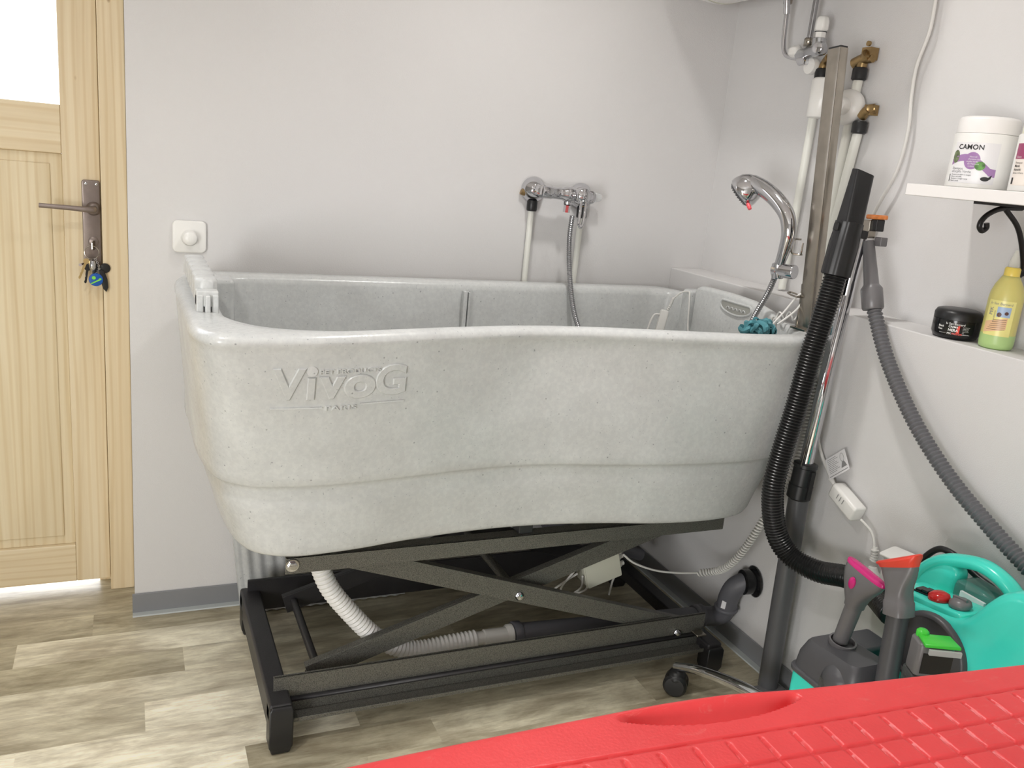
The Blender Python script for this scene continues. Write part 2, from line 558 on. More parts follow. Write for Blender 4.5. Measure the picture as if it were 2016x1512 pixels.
def prism(mb, poly, M, h0, h1, edge=0.0):
    """polygon (2d) extruded along the local z of M, with optional softened edge"""
    def ring(s_, z):
        if s_ == 0: return [M @ Vector((x, y, z)) for x, y in poly]
        n = len(poly); out = []
        for i, (x, y) in enumerate(poly):
            ax, ay = poly[i - 1]; bx, by = poly[(i + 1) % n]
            tx, ty = bx - ax, by - ay; L_ = math.hypot(tx, ty) or 1
            out.append(M @ Vector((x - ty / L_ * s_ * SG, y + tx / L_ * s_ * SG, z)))
        return out
    A = sum(poly[i - 1][0] * poly[i][1] - poly[i][0] * poly[i - 1][1] for i in range(len(poly)))
    SG = 1 if A > 0 else -1
    if edge:
        return mb.rings([ring(edge, h0), ring(edge * .3, h0 + edge * .3), ring(0, h0 + edge), ring(0, h1 - edge), ring(edge * .3, h1 - edge * .3), ring(edge, h1)])
    return mb.rings([ring(0, h0), ring(0, h1)])

# ================================================================== THE ROOM
X1 = 1.656      # right wall
XL = 1.545      # lined-out lower part of the right wall
YB = 2.268      # back wall
HC = 2.40
PL = {-2: [(-.35, 1.0), (.26, 1.0), (.45, .6), (1.05, .45), (2, .5)], -1: [(.21, 1.0), (.62, .38), (1.18, .60), (2, .30)], 0: [(-.228, 1.0), (.46, .95), (1.33, .5), (2, .42)],  # hand-set plank tones; strong light at the near left is painted in
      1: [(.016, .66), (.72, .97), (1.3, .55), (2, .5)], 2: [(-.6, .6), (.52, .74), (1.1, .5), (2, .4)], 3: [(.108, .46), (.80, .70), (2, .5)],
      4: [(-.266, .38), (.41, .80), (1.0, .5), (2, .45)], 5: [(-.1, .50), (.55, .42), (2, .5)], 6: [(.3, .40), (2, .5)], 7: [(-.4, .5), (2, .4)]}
fv, ff, ft, fs_ = [], [], [], []
rf = random.Random(3)
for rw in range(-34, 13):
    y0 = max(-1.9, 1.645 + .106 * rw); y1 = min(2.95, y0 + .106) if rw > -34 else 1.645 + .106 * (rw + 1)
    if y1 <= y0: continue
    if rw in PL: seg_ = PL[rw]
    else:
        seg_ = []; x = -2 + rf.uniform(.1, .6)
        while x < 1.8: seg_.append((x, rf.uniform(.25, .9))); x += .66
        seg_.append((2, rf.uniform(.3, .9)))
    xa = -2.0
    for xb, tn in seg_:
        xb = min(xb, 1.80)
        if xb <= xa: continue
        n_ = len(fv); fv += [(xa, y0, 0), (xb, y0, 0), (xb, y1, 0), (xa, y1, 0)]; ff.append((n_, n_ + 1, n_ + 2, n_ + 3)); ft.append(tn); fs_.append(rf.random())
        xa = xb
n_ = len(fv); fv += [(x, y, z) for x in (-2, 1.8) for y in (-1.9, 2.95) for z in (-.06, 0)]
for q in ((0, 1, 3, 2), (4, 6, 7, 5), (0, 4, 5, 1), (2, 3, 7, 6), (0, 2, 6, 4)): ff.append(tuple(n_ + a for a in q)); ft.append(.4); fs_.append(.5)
fme = bpy.data.meshes.new('floor'); fme.from_pydata(fv, [], ff)
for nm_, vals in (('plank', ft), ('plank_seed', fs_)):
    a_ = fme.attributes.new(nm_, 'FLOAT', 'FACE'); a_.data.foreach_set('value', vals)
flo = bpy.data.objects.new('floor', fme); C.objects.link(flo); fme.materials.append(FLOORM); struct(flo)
struct(MB().box(-2.0, 1.80, -1.9, 2.52, HC, HC + .08).build('ceiling', CEIL, smooth=False))
struct(MB().box(0.0, X1 + .14, YB, YB + .20, 0, HC).build('wall_back', WALL, smooth=False))
struct(MB().box(X1, X1 + .14, -1.9, YB, 0.985, HC).build('wall_right', WALL, smooth=False))
struct(MB().box(XL, X1 + .14, -1.9, YB, 0, 0.985).build('wall_right_lining', WALL, bevel=.003))
struct(MB().box(-2.0, -1.9, -1.9, 2.5, 0, HC).build('wall_left', BACKW, smooth=False))
struct(MB().box(-1.9, X1, -1.9, -1.8, 0, HC).build('wall_front', BACKW, smooth=False))
# wall beyond the door on its far side and over it
struct(MB().box(-1.9, -0.96, 2.42, 2.52, 0, HC).box(-.96, 0.0, 2.42, 2.52, 2.06, HC).build('wall_door', WALL, smooth=False))
struct(MB().box(-1.90, -1.87, -1.56, -1.50, .21, 1.43).box(-1.90, -1.87, -.40, -.34, .21, 1.43).box(-1.90, -1.87, -1.50, -.40, .21, .27).box(-1.90, -1.87, -1.50, -.40, 1.37, 1.43).build('added_window_1', WHITEPL, smooth=False))  # frame added around the unseen fill light
# skirting
def skirting(name, p0, p1, nrm):
    """vertical band with a pale flat lip on the floor; p0,p1 on the wall line, nrm into the room"""
    p0 = Vector((*p0, 0)); p1 = Vector((*p1, 0)); n = Vector((*nrm, 0))
    prof_ = [(0, 0.004), (0, 0.056), (0.002, 0.058), (0.0045, 0.056), (0.005, 0.004)]
    o = MB().rings([[p + n * a + Vector((0, 0, b)) for a, b in prof_] for p in (p0, p1)]).build(name, GREYSKIRT, smooth=False)
    lip = [(0, 0), (0, .004), (0.022, .003), (0.024, 0)]
    struct(o)
    l = MB().rings([[p + n * a + Vector((0, 0, b + .0002)) for a, b in lip] for p in (p0, p1)]).build('skirting_lip', LIGHTSKIRT, o, smooth=False)
    l['label'] = 'pale grey flat lip of the skirting'
    return o
skirting('baseboard_back', (-0.006, YB), (XL, YB), (0, -1))
skirting('baseboard_right', (XL, YB - .006), (XL, -1.8), (-1, 0))

# ------------------------------------------------------------------ door
YD = 2.436
door = bpy.data.objects.new('door_1', None); C.objects.link(door); door.location = (-0.47, YD, 0.03); struct(door)
def plank(name, x0, x1, z0, z1, mat, y0=YD, th=.040, par=None, bev=.0025):
    return MB().box(x0, x1, y0, y0 + th, z0, z1).build(name, mat, door if par is None else par, bevel=bev, smooth=True)
plank('stile', -0.1455, -0.0612, 0.026, 2.03, PINEV)
plank('stile', -0.875, -0.792, 0.026, 2.03, PINEV)
plank('rail', -0.792, -0.1455, 1.175, 1.290, PINEH)
plank('rail', -0.792, -0.1455, 0.026, 0.135, PINEH)
plank('rail', -0.792, -0.1455, 1.93, 2.03, PINEH)
plank('panel', -0.792, -0.1455, 0.135, 1.175, PINEP, YD + .012, .016)
# raised field of the panel
plank('panel_field', -0.765, -0.172, 0.160, 1.150, PINEP, YD + .008, .006, bev=.004)
MB().box(-0.792, -0.1455, YD + .018, YD + .024, 1.290, 1.93).build('glass_pane', PANE, door, smooth=False)
# jamb
struct(MB().box(-0.060, 0.0, YD - .022, YD + .06, 0, 2.06).build('trim_1', PINEV2, bevel=.003))
struct(MB().box(-0.96, -0.878, YD - .022, YD + .06, 0, 2.06).build('trim_2', PINEV2, bevel=.003))
struct(MB().box(-0.878, -0.060, YD - .022, YD + .06, 2.033, 2.06).build('trim_3', PINEH, bevel=.003))
MB().box(-.090, -.045, YD + .041, YD + .060, 0, 2.05).build('door_stop', PINEV2, door, bevel=.002)
# handle set
hp = MB()
prism(hp, rrect(.041, .212, .006), frame((-0.083, YD, 1.011), (0, -1, 0), (1, 0, 0)), 0, .008, .002)
plate = hp.build('handle_plate', DOORMET, door, sharp=50)
plate['label'] = 'taupe metal back plate of the door handle'
for sx_, sz_ in ((-0.094, 1.108), (-0.070, 1.108)):
    MB().lathe([(.0035, 0), (.0035, .001), (.002, .0018)], frame((sx_, YD - .008, sz_), (0, -1, 0)), 12).build('screw', CHROME, plate)
MB().lathe([(.017, 0), (.017, .004), (.013, .007), (.011, .010)], frame((-0.078, YD - .008, 1.048), (0, -1, 0)), 24).tube(
    cr([(-0.078, YD - .016, 1.048), (-0.078, YD - .040, 1.048), (-0.088, YD - .050, 1.048), (-0.125, YD - .050, 1.050), (-0.195, YD - .048, 1.052)], 8), 
    [.0085 + (-.003) * min(1, i / 32) for i in range(33)], 16).build('lever', DOORMET, door, sharp=60)
MB().lathe([(.012, 0), (.012, .002), (.009, .004)], frame((-0.080, YD - .008, 0.966), (0, -1, 0)), 24).build('keyhole_rosette', DOORMET, door, sharp=50)
MB().lathe([(.0025, 0), (.0025, .022), (.004, .024)], frame((-0.104, YD - .0, 0.908), (-0.3, -1, 0)), 10).build('peg', DOORMET, door)

# threshold light gap: outside step
struct(MB().box(-1.1, 0.2, 2.95, 6.0, -0.12, -0.06).build('trim_4', plain('pale_outdoor_paving', (0.7, 0.69, 0.72), 0.8), smooth=False))

# keys hanging in the lock
keys = thing('key_bunch', 'bunch of keys with a blue and green round fob hanging in the door lock', 'keys', (-0.080, YD - .02, 0.966))
kb = MB()
prism(kb, [(-.010, -.012), (.010, -.012), (.012, 0), (.008, .012), (-.008, .012), (-.012, 0)], frame((-0.080, YD - .024, 0.958), (1, -.25, 0), (0, 0, 1)), -.0012, .0012)
kb.box(-.0835, -.0765, YD - .014, YD - .004, .9635, .9685)
kb.build('lock_key', STEEL, keys, smooth=False)
def ringm(cx, cy, cz, r, wr, nrm, mat, nm, par):
    M_ = frame((cx, cy, cz), nrm)
    pts = [M_ @ Vector((r * math.cos(2 * math.pi * k / 28), r * math.sin(2 * math.pi * k / 28), 0)) for k in range(29)]
    return MB().tube(pts, wr, 8, False).build(nm, mat, par)
ringm(-0.084, YD - .030, 0.941, .0165, .0011, (0.1, -1, .1), STEEL, 'key_ring', keys)
def key(p, ang, L_, mat, headr, nm, black=False):
    M_ = frame((p[0], p[1], p[2]), (0.15, -1, 0), (math.sin(R(ang)), 0, -math.cos(R(ang))))
    k = MB()
    head = [(headr + headr * math.cos(t), headr * math.sin(t)) for t in [2 * math.pi * i / 16 for i in range(16)]]
    prism(k, head, M_, -.0025 if black else -.001, .0025 if black else .001)
    prism(k, [(headr * 1.8, .0028), (L_, .0028), (L_ + .003, 0), (L_, -.0028), (L_ * .85, -.0018), (L_ * .78, -.0028), (L_ * .7, -.0015), (L_ * .6, -.0028), (headr * 1.8, -.0028)], M_, -.0009, .0009)
    return k.build(nm, mat, keys, smooth=False)
key((-0.094, YD - .034, 0.926), -22, .052, GOLD, .007, 'brass_key')
key((-0.092, YD - .030, 0.915), -10, .050, BLACKPL, .010, 'black_key', True)
MB().lathe([(.001, 0), (.006, .003), (.0085, .011), (.0085, .019), (.006, .026), (.001, .029)], frame((-0.083, YD - .036, 0.924), (0, 0, -1)), 16).build('steel_fob', CHROME, keys)
def blob(poly, p, th, mat, nm, tilt=(0.1, -1, 0)):
    k = MB(); prism(k, poly, frame(p, tilt, (1, 0, 0)), -th / 2, th / 2, th * .3)
    return k.build(nm, mat, keys, sharp=60)
blob([(math.cos(t) * .0125, math.sin(t) * .0125) for t in [2 * math.pi * i / 24 for i in range(24)]], (-0.055, YD - .026, 0.902), .005, BLACKPL, 'round_tag')
blob([(-.008, .018), (.004, .020), (.009, 0), (.006, -.02), (-.002, -.03), (-.006, -.01)], (-0.078, YD - .028, 0.898), .005, BLACKPL, 'black_strap')
blob([(-.007, .028), (.004, .026), (.012, .004), (.014, -.018), (.009, -.030), (.002, -.022), (-.004, -.002)], (-0.062, YD - .030, 0.872), .006, BLACKPL, 'leather_tag')
ch = cr([(-0.076, YD - .034, .925), (-0.068, YD - .036, .905), (-0.074, YD - .037, .890)], 5)
cb_ = MB()
for i, p in enumerate(ch):
    M_ = frame(p, (1, 0, 0) if i % 2 else (0, -1, 0))
    cb_.tube([M_ @ Vector((.0024 * math.cos(2 * math.pi * k / 10), .0024 * math.sin(2 * math.pi * k / 10), 0)) for k in range(11)], .0006, 5, False)
cb_.build('chain', CHROME, keys)
fobm = frame((-0.076, YD - .037, 0.874), (0.1, -1, 0), (1, 0, 0))
fb = MB(); prism(fb, [(math.cos(t) * .0165, math.sin(t) * .0165) for t in [2 * math.pi * i / 28 for i in range(28)]], fobm, -.003, .003, .0015)
fo = fb.build('blue_fob', BLUE, keys, sharp=60); fo['label'] = 'round blue rubber fob with green marks'
fb = MB()
prism(fb, [(math.cos(t) * .0045 - .005, math.sin(t) * .0045 + .005) for t in [2 * math.pi * i / 14 for i in range(14)]], fobm, .003, .0036)
prism(fb, [(-.013, -.009), (-.011, -.011), (.012, .000), (.012, .004), (.007, .004), (.006, .001)], fobm, .003, .0036)
fb.build('fob_print', LIME, fo, smooth=False)

# wall switch
sw = thing('wall_switch', 'white square rotary dimmer switch on the back wall above the bathtub', 'light switch', (0.137, YB, 1.008))
b_ = MB(); prism(b_, rrect(.078, .078, .012), frame((0.137, YB, 1.008), (0, -1, 0), (1, 0, 0)), .0, .009, .003)
b_.build('cover_plate', WHITEPL, sw, sharp=60)
MB().lathe([(.0195, 0), (.0195, .002), (.0175, .004), (.0165, .018), (.0150, .0205), (.001, .0212)], frame((0.137, YB - .009, 1.006), (0, -1, 0)), 40).build('dimmer_knob', WHITEPL, sw, sharp=60)

# ceiling lamps and the added fill, the bodies (recessed discs, out of frame but seen in reflections)
for i, (p, s_, e_) in enumerate(LAMPS):
    o = MB().lathe([(s_ * .62, 0), (s_ * .62, -.004), (s_ * .55, -.006), (s_ * .52, 0)], Matrix.Translation((p[0], p[1], HC)), 36, True, True).build('ceiling_lamp', WHITEPL)
    tag(o, ['round recessed ceiling lamp above the bathtub', 'round recessed ceiling lamp near the door', 'large round fill lamp added behind the viewer'][i], 'ceiling lamp')

# ================================================================== BATHTUB
tub = thing('pet_bathtub', 'large grey speckled pet bathtub on a black scissor lift frame', 'bathtub', (0.80, 1.85, 0.0))

RIMF = [(.092, 1.84), (.093, 1.66), (.096, 1.563), (.113, 1.505), (.151, 1.478), (.277, 1.474), (.368, 1.486), (.544, 1.523), (.693, 1.550), (.808, 1.556), (.92, 1.546), (1.037, 1.527), (1.15, 1.508), (1.281, 1.489), (1.388, 1.482), (1.455, 1.497), (1.498, 1.545), (1.515, 1.64), (1.517, 1.84)]
BANDF = [(.117, 1.84), (.119, 1.76), (.130, 1.66), (.150, 1.597), (.189, 1.561), (.233, 1.545), (.345, 1.537), (.501, 1.553), (.62, 1.570), (.733, 1.579), (.85, 1.571), (.966, 1.549), (1.09, 1.530), (1.218, 1.519), (1.33, 1.520), (1.408, 1.536), (1.460, 1.575), (1.485, 1.66), (1.49, 1.84)]
BOTF = [(.168, 1.86), (.172, 1.784), (.180, 1.700), (.193, 1.640), (.217, 1.600), (.255, 1.576), (.307, 1.566), (.411, 1.574), (.523, 1.593), (.65, 1.607), (.763, 1.611), (.88, 1.603), (1.007, 1.583), (1.10, 1.562), (1.193, 1.550), (1.29, 1.550), (1.37, 1.568), (1.425, 1.620), (1.445, 1.70), (1.45, 1.86)]
def back(pts, yb, xr=None):
    l = pts[0][0]; r_ = pts[-1][0]
    return [(r_, 2.02), (r_ - .010, 2.11), (r_ - .05, yb - .018), (r_ - .13, yb), ((l + r_) / 2, yb), (l + .14, yb), (l + .05, yb - .018), (l + .010, 2.11), (l, 2.02)]
NF, NBK = 150, 100
def ringpts(front, yb):
    f = resample(cr([(x, y, 0) for x, y in front], 10), n=NF)
    bk = resample(cr([(front[-1][0], front[-1][1], 0)] + [(x, y, 0) for x, y in back(front, yb)] + [(front[0][0], front[0][1], 0)], 10), n=NBK)
    return np.array([(p.x, p.y) for p in f[:-1]] + [(p.x, p.y) for p in bk[:-1]])
RR, RB, RO = ringpts(RIMF, 2.212), ringpts(BANDF, 2.195), ringpts(BOTF, 2.170)
def inset(P, d):
    a = np.roll(P, 1, 0); b = np.roll(P, -1, 0)
    t = b - a; t /= np.linalg.norm(t, axis=1)[:, None]
    n = np.stack([-t[:, 1], t[:, 0]], 1)          # counter-clockwise ring: left side is inside
    d = np.asarray(d)
    if d.ndim: d = d[:, None]
    return P + n * d
def sstep(a, b, x):
    t = np.clip((x - a) / (b - a), 0, 1); return t * t * (3 - 2 * t)
def outer(z):
    """outline of the shell's outside at height z"""
    if z >= .63:
        t = (z - .63) / (.925 - .63)
        P = RB * (1 - t) + RR * t
        # scoop under the rim along the waist of the front
        x = P[:, 0]; isf = P[:, 1] < 1.7
        wz = sstep(.925, .895, z) * sstep(.70, .86, z)
        top = .5 + .5 * np.sin((x - .35) * 4.2)
        amt = (.011 * sstep(.50, .80, x) * sstep(1.50, 1.36, x)) * isf
        return inset(P, amt * wz * (0.75 + .25 * top))
    t = (z - .47) / (.63 - .47)
    return RO * (1 - t) + RB * t
rows = []
def row(P, z):
    rows.append([(p[0], p[1], z) for p in P])
row(inset(outer(.47), .10), .485)
row(inset(outer(.47), .02), .470)
row(inset(outer(.47), .006), .470)
row(inset(outer(.47), .001), .474)
row(outer(.482), .482)
for z in (.50, .53, .56, .59): row(inset(outer(z), .006 * (z - .47) / .16), z)
row(inset(outer(.615), .0125), .615)
row(inset(outer(.624), .011), .624)
row(inset(outer(.630), .0035), .6285)
row(outer(.634), .634)
for z in list(np.linspace(.65, .90, 18)): row(outer(z), z)
row(outer(.912), .912)
row(inset(RR, -.001), .920)
row(inset(RR, .002), .928)
row(inset(RR, .008), .9335)
row(inset(RR, .016), .936)
INF = [(.162, 1.84), (.162, 1.69), (.170, 1.645), (.192, 1.603), (.232, 1.564), (.30, 1.538), (.38, 1.534), (.544, 1.569), (.693, 1.594), (.808, 1.599), (.92, 1.589), (1.037, 1.571), (1.15, 1.552), (1.281, 1.535), (1.37, 1.534), (1.425, 1.550), (1.455, 1.59), (1.465, 1.66), (1.467, 1.84)]
RI = ringpts(INF, 2.148)
ctr_ = np.array([[.81, 1.86]])
row(RR * .35 + RI * .65, .936)
row(RR * .12 + RI * .88, .9335)
row(RI, .926)
row(RI * .996 + ctr_ * .004, .914)
RL = inset(RO, .040)
for z in (.86, .76, .66, .60, .575):
    t = (.914 - z) / (.914 - .56)
    row(RI * (1 - t) + RL * t, z)
row(RL * .96 + ctr_ * .04, .560)
row(RL * .85 + ctr_ * .15, .552)
mb = MB(); mb.rings(rows)
shell = mb.build('tub_shell', TUBM, tub, sharp=70)

def front_y(x, z):
    P = outer(z)[:NF - 1]
    if z < .63: P = inset(outer(z), .006)[:NF - 1]
    sel = P[20:-20]
    return float(np.interp(x, sel[:, 0], sel[:, 1]))
# embossed wording on the front
def emboss(vs, fs, x0, z0, sc, lift, shear=0.0):
    out = []
    for v in vs:
        x = x0 + v.x * sc + v.y * shear * sc; z = z0 + v.y * sc
        d = lift * 1.7 * v.z / .032 if v.z > 0 else -.004
        out.append((x, front_y(x, z) - d, z))
    return out, fs
lg = MB()
def word(body, x0, x1, z0, z1, lift=.0022, bold=0.0, space=1.0):
    vs, fs = text_geo(body, 1.0, .01, space=space, bold=bold, bevel=.022)
    a0 = min(v.x for v in vs); a1 = max(v.x for v in vs); b0 = min(v.y for v in vs); b1 = max(v.y for v in vs)
    vs = [Vector(((v.x - a0) / (a1 - a0) * (x1 - x0), (v.y - b0) / (b1 - b0) * (z1 - z0), v.z)) for v in vs]
    lg.add(*emboss(vs, fs, x0, z0, 1.0, lift))
word('V', .224, .284, .813, .875, bold=.02)
word('I', .286, .301, .813, .857, bold=.03)
word('v', .306, .357, .813, .858, bold=.03)
word('o', .353, .416, .811, .859, bold=.03)
word('G', .414, .477, .813, .876, bold=.02)
word('PET PRODUCTS', .307, .424, .8625, .8715, lift=.0016, bold=.01)
word('PARIS', .322, .381, .7900, .7995, lift=.0016, bold=.012, space=1.15)
for xa, xb, z_ in ((.224, .316, .7970), (.387, .475, .8000)):
    n_ = 14; r0 = []
    for i in range(n_ + 1):
        x = xa + (xb - xa) * i / n_; y = front_y(x, z_)
        r0.append([(x, y + .003, z_ - .0012), (x, y - .0032, z_ - .0012), (x, y - .0032, z_ + .0012), (x, y + .003, z_ + .0012)])
    lg.rings(r0)
ci = [Vector((math.cos(t) * .0098, 0, math.sin(t) * .0092)) for t in [2 * math.pi * i / 24 for i in range(24)]]
lg.rings([[(.293 + p.x, front_y(.293, .869) + dy, .869 + p.z) for p in ci] for dy in (.004, -.0022)])
logo = lg.build('embossed_logo', TUBM, tub, sharp=30)
logo['label'] = 'raised maker wording on the front of the tub'

# inner seam groove on the back wall of the tub (a slim upright channel)
MB().box(.812, .824, 2.128, 2.160, .60, .915).build('divider_channel', TUBM, tub, bevel=.003)
MB().box(.826, .830, 2.126, 2.160, .60, .912).build('divider_channel', TUBM, tub, bevel=.001)

# left end door panel, standing in its slots above the rim
dp = MB()
prism(dp, [(1.700, .90), (2.075, .90), (2.075, .952), (2.060, .968), (1.715, .968), (1.700, .952)], frame((0, 0, 0), (1, 0, 0), (0, 1, 0)), .118, .148, .004)
o = dp.build('door_panel', TUBM, tub, sharp=60)
o['label'] = 'left end sliding panel with a wavy grip edge'
hb = MB(); pts = []
ys = np.linspace(1.70, 2.06, 121)
def wx(y): return .0150 + .0065 * abs(math.sin((y - 1.70) / .062 * math.pi)) ** .6
r_ = []
for y in ys:
    e = min(1, (y - 1.695) / .02, (2.072 - y) / .03); e = max(e, .15); k = wx(y) * (0.6 + .4 * e); zt = .990 + .004 * e
    zb = .955
    r_.append([(.133 - k, y, zb), (.133 - k, y, zt - .006), (.133 - k + .004, y, zt - .001), (.133, y, zt), (.133 + k - .004, y, zt - .001), (.133 + k, y, zt - .006), (.133 + k, y, zb)])
hb.rings(r_)
g_ = hb.build('grip_rail', TUBM, o, sharp=60)
nb = MB()
for x0, x1, y0 in ((.113, .126, 1.672), (.128, .138, 1.664), (.140, .153, 1.672)):
    nb.box(x0, x1, y0, 1.705, .915, .968)
nb.box(.113, .153, 1.674, 1.705, .945, .975)
nb.build('slot_guide', TUBM, o, bevel=.003)
MB().box(.118, .225, 2.070, 2.15, .60, .9355).build('slot_post', TUBM, tub, bevel=.012, seg=4)
MB().box(.2245, .2260, 2.088, 2.104, .80, .868).build('slot_hole', DGREY, tub, bevel=.002)

# right end panel with the oval grip
ep = MB()
def ex(y): return 1.462 + .030 * ((y - 1.80) / .2) ** 2 * -.35
NYP, NZP = 40, 16
poly = [(1.640, .60), (2.000, .60), (2.003, .952), (1.995, .966), (1.978, .972), (1.86, .974), (1.76, .970), (1.68, .955), (1.645, .930)]
prism(ep, poly[::1], frame((0, 0, 0), (1, 0, 0), (0, 1, 0)), 1.452, 1.484, .010)
e2 = ep.build('end_panel', TUBM, tub, sharp=60)
e2['label'] = 'right end panel with an oval hand hole'
# grip recess: bean-shaped rim, flat patch coloured as recess shade, finger bumps
cen = (1.812, .949)
bean = []
for i in range(48):
    t = 2 * math.pi * i / 48
    yy = math.cos(t) * .064; zz = math.sin(t) * .022
    if zz > 0: zz = min(zz, .010)
    bean.append((cen[0] + yy, cen[1] - .004 + zz - .000 * yy))
rim_ = [Vector((1.4515, a, b)) for a, b in bean]
MB().tube(rim_ + [rim_[0]], .0032, 8, False).build('grip_rim', TUBM, e2)
rc = MB(); prism(rc, bean, frame((0, 0, 0), (1, 0, 0), (0, 1, 0)), 1.4505, 1.4518)
rc.build('grip_recess_shade', plain('shaded_grip_plastic', (0.36, 0.36, 0.33), 0.6, vary=.04), e2, smooth=False)
fb = MB()
for k in range(5):
    yk = cen[0] + .030 - k * .0165
    fb.tube([(1.4498, yk + math.cos(t) * .0062, cen[1] - .014 + math.sin(t) * .006) for t in [math.pi * (0.0 + j / 8) for j in range(9)]], .0014, 6)
fb.build('finger_grips', TUBM, e2)
MB().box(1.440, 1.490, 2.003, 2.045, .60, .955).build('slot_post', TUBM, tub, bevel=.010, seg=3)

# ------------------------------------------------------------------ lift frame (moves with the tub)
def bar(name, p0, p1, w_, h_, mat=HAMMER, parent=tub, bev=.002, up_=(0, 0, 1), open_=False):
    """bar between two points, h_ measured along up_, w_ across"""
    p0 = Vector(p0); p1 = Vector(p1); d = (p1 - p0)
    M_ = frame(p0, d, up_)
    L_ = d.length
    b = MB()
    if open_:   # channel: web facing -y and two flanges
        t = .003
        b.box(-h_ / 2, h_ / 2, -t / 2, t / 2, 0, L_, M_)
    else:
        b.box(-h_ / 2, h_ / 2, -w_ / 2, w_ / 2, 0, L_, M_)
    return b.build(name, mat, parent, bevel=bev)
# base end beams
BLK = plain('black_lift_paint', (0.022, 0.021, 0.023), 0.42, vary=.1, vscale=20, bump=.2, bscale=300)
MB().box(.252, .300, 1.600, 2.125, .075, .118).build('end_beam', BLK, tub, bevel=.006, seg=3)
MB().box(1.368, 1.412, 1.600, 2.125, .050, .088).build('end_beam', BLK, tub, bevel=.006, seg=3)
MB().box(.2535, .2565, 1.640, 2.10, .050, .080).build('beam_edge', BLK, tub, bevel=.001)
for x0, y0 in ((.252, 1.592), (.252, 2.080), (1.366, 1.592), (1.366, 2.080)):
    f = MB(); ft_ = .115 if x0 < 1 else .078
    sx_ = .050
    f.rings([[(x0 + a, y0 + b, z) for a, b in ((e, e), (sx_ - e, e), (sx_ - e, .046 - e), (e, .046 - e))] for z, e in ((0.0, .006), (.012, .003), (.020, 0), (ft_ - .008, 0), (ft_, .004))])
    f.build('foot', BLACKPL, tub, bevel=.004)
def channel(name, y, sgn, mat=HAMMER):
    """long base rail: upright web, top lip, lower outward flange"""
    b = MB()
    b.box(.268, 1.385, y, y + sgn * .004, .060, .150)
    b.box(.268, 1.385, y, y + sgn * .009, .1475, .150)
    b.box(.285, 1.385, y - sgn * .036, y, .060, .064)
    b.box(.285, 1.385, y - sgn * .037, y - sgn * .034, .060, .070)
    return b.build(name, mat, tub, bevel=.001, seg=1)
channel('base_rail', 1.652, 1)
channel('base_rail', 2.105, -1, BLK)  # rear rail darker than the front: black paint plus shade put into colour
MB().box(.285, 1.385, 1.640, 1.652, .094, .100).build('rail_step', BLK, tub)
# top rails
for y in (1.625, 2.09):
    MB().box(.281, 1.372, y, y + .004, .405, .443).box(.281, 1.372, y, y + .030, .439, .443).build('top_rail', HAMMER, tub, bevel=.001, seg=1)
for x in (.30, .80, 1.33):
    MB().box(x, x + .035, 1.63, 2.09, .443, .4685).build('cross_member', BLK, tub, bevel=.002)
# arms (channel sections, web with two narrow flanges)
def arm(name, a, b, y, w_=.046, mat=HAMMER):
    a = Vector((a[0], y, a[1])); b = Vector((b[0], y, b[1]))
    d = (b - a).normalized(); n = Vector((0, -1, 0)); u = d.cross(n).normalized()
    if u.z < 0: u = -u
    L_ = (b - a).length
    k = MB(); h = w_ / 2
    M_ = Matrix((d, Vector((0, 1, 0)), u)).transposed().to_4x4(); M_.translation = a
    k.box(0, L_, -.003, .003, -h, h, M_)
    k.box(0, L_, .003, .018, h - .003, h, M_)
    k.box(0, L_, .003, .026, -h, -h + .003, M_)
    return k.build(name, mat, tub, bevel=.001, seg=1)
arm('scissor_arm', (.37, .425), (1.34, .105), 1.668)
arm('scissor_arm', (.35, .112), (1.30, .405), 1.705)
arm('scissor_arm', (.37, .425), (1.34, .105), 2.06, mat=BLK)  # rear arms likewise darkened, shade included in the black
arm('scissor_arm', (.35, .112), (1.30, .405), 2.02, mat=BLK)
MB().tube([(.372, 1.71, .122), (.372, 2.03, .122)], .0095, 16).build('cross_bar', BLK, tub)
MB().tube([(.835, 1.68, .266), (.835, 2.05, .266)], .011, 16).build('cross_bar', HAMMER, tub)
bar('cross_bar', (1.28, 1.70, .395), (1.28, 2.06, .395), .03, .03)
MB().tube([(.358, 1.66, .108), (.358, 1.72, .108)], .012, 16).build('roller', BLK, tub)
def bolt(x, y, z, r=.009):
    k = MB()
    M_ = frame((x, y, z), (0, -1, 0), (1, 0, 0))
    k.lathe([(r * 1.35, 0), (r * 1.35, .0015)], M_, 20)
    prism(k, [(r * math.cos(R(60 * i)), r * math.sin(R(60 * i))) for i in range(6)], M_, .0015, .008, .001)
    o = k.build('bolt', CHROME, tub, sharp=30); o['label'] = 'bright hexagonal bolt head'
    return o
bolt(.294, 1.623, .425, .010); bolt(.835, 1.664, .265, .008); bolt(1.300, 1.650, .105, .008)
MB().box(1.335, 1.365, 1.612, 1.640, .108, .114).build('chain_link', STEEL, tub, bevel=.002)
# diagonal hydraulic strut and actuator seen in the dark
MB().tube([(1.42, 2.04, .13), (1.05, 1.98, .30)], .019, 16).build('actuator_tube', PIPEGREY, tub)
MB().tube([(1.05, 1.98, .30), (.86, 1.94, .385)], .011, 16).build('actuator_rod', STEEL, tub)
bar('brace', (1.46, 2.13, .12), (1.12, 2.08, .43), .02, .05, BLK)
MB().tube([(.74, 1.93, .455), (.74, 1.93, .375)], .010, 14).build('drain_pin', WHITECORD, tub)
MB().tube([(.74, 1.93, .380), (.74, 1.93, .345)], .014, 14).build('pin_cap', BLACKPL, tub)
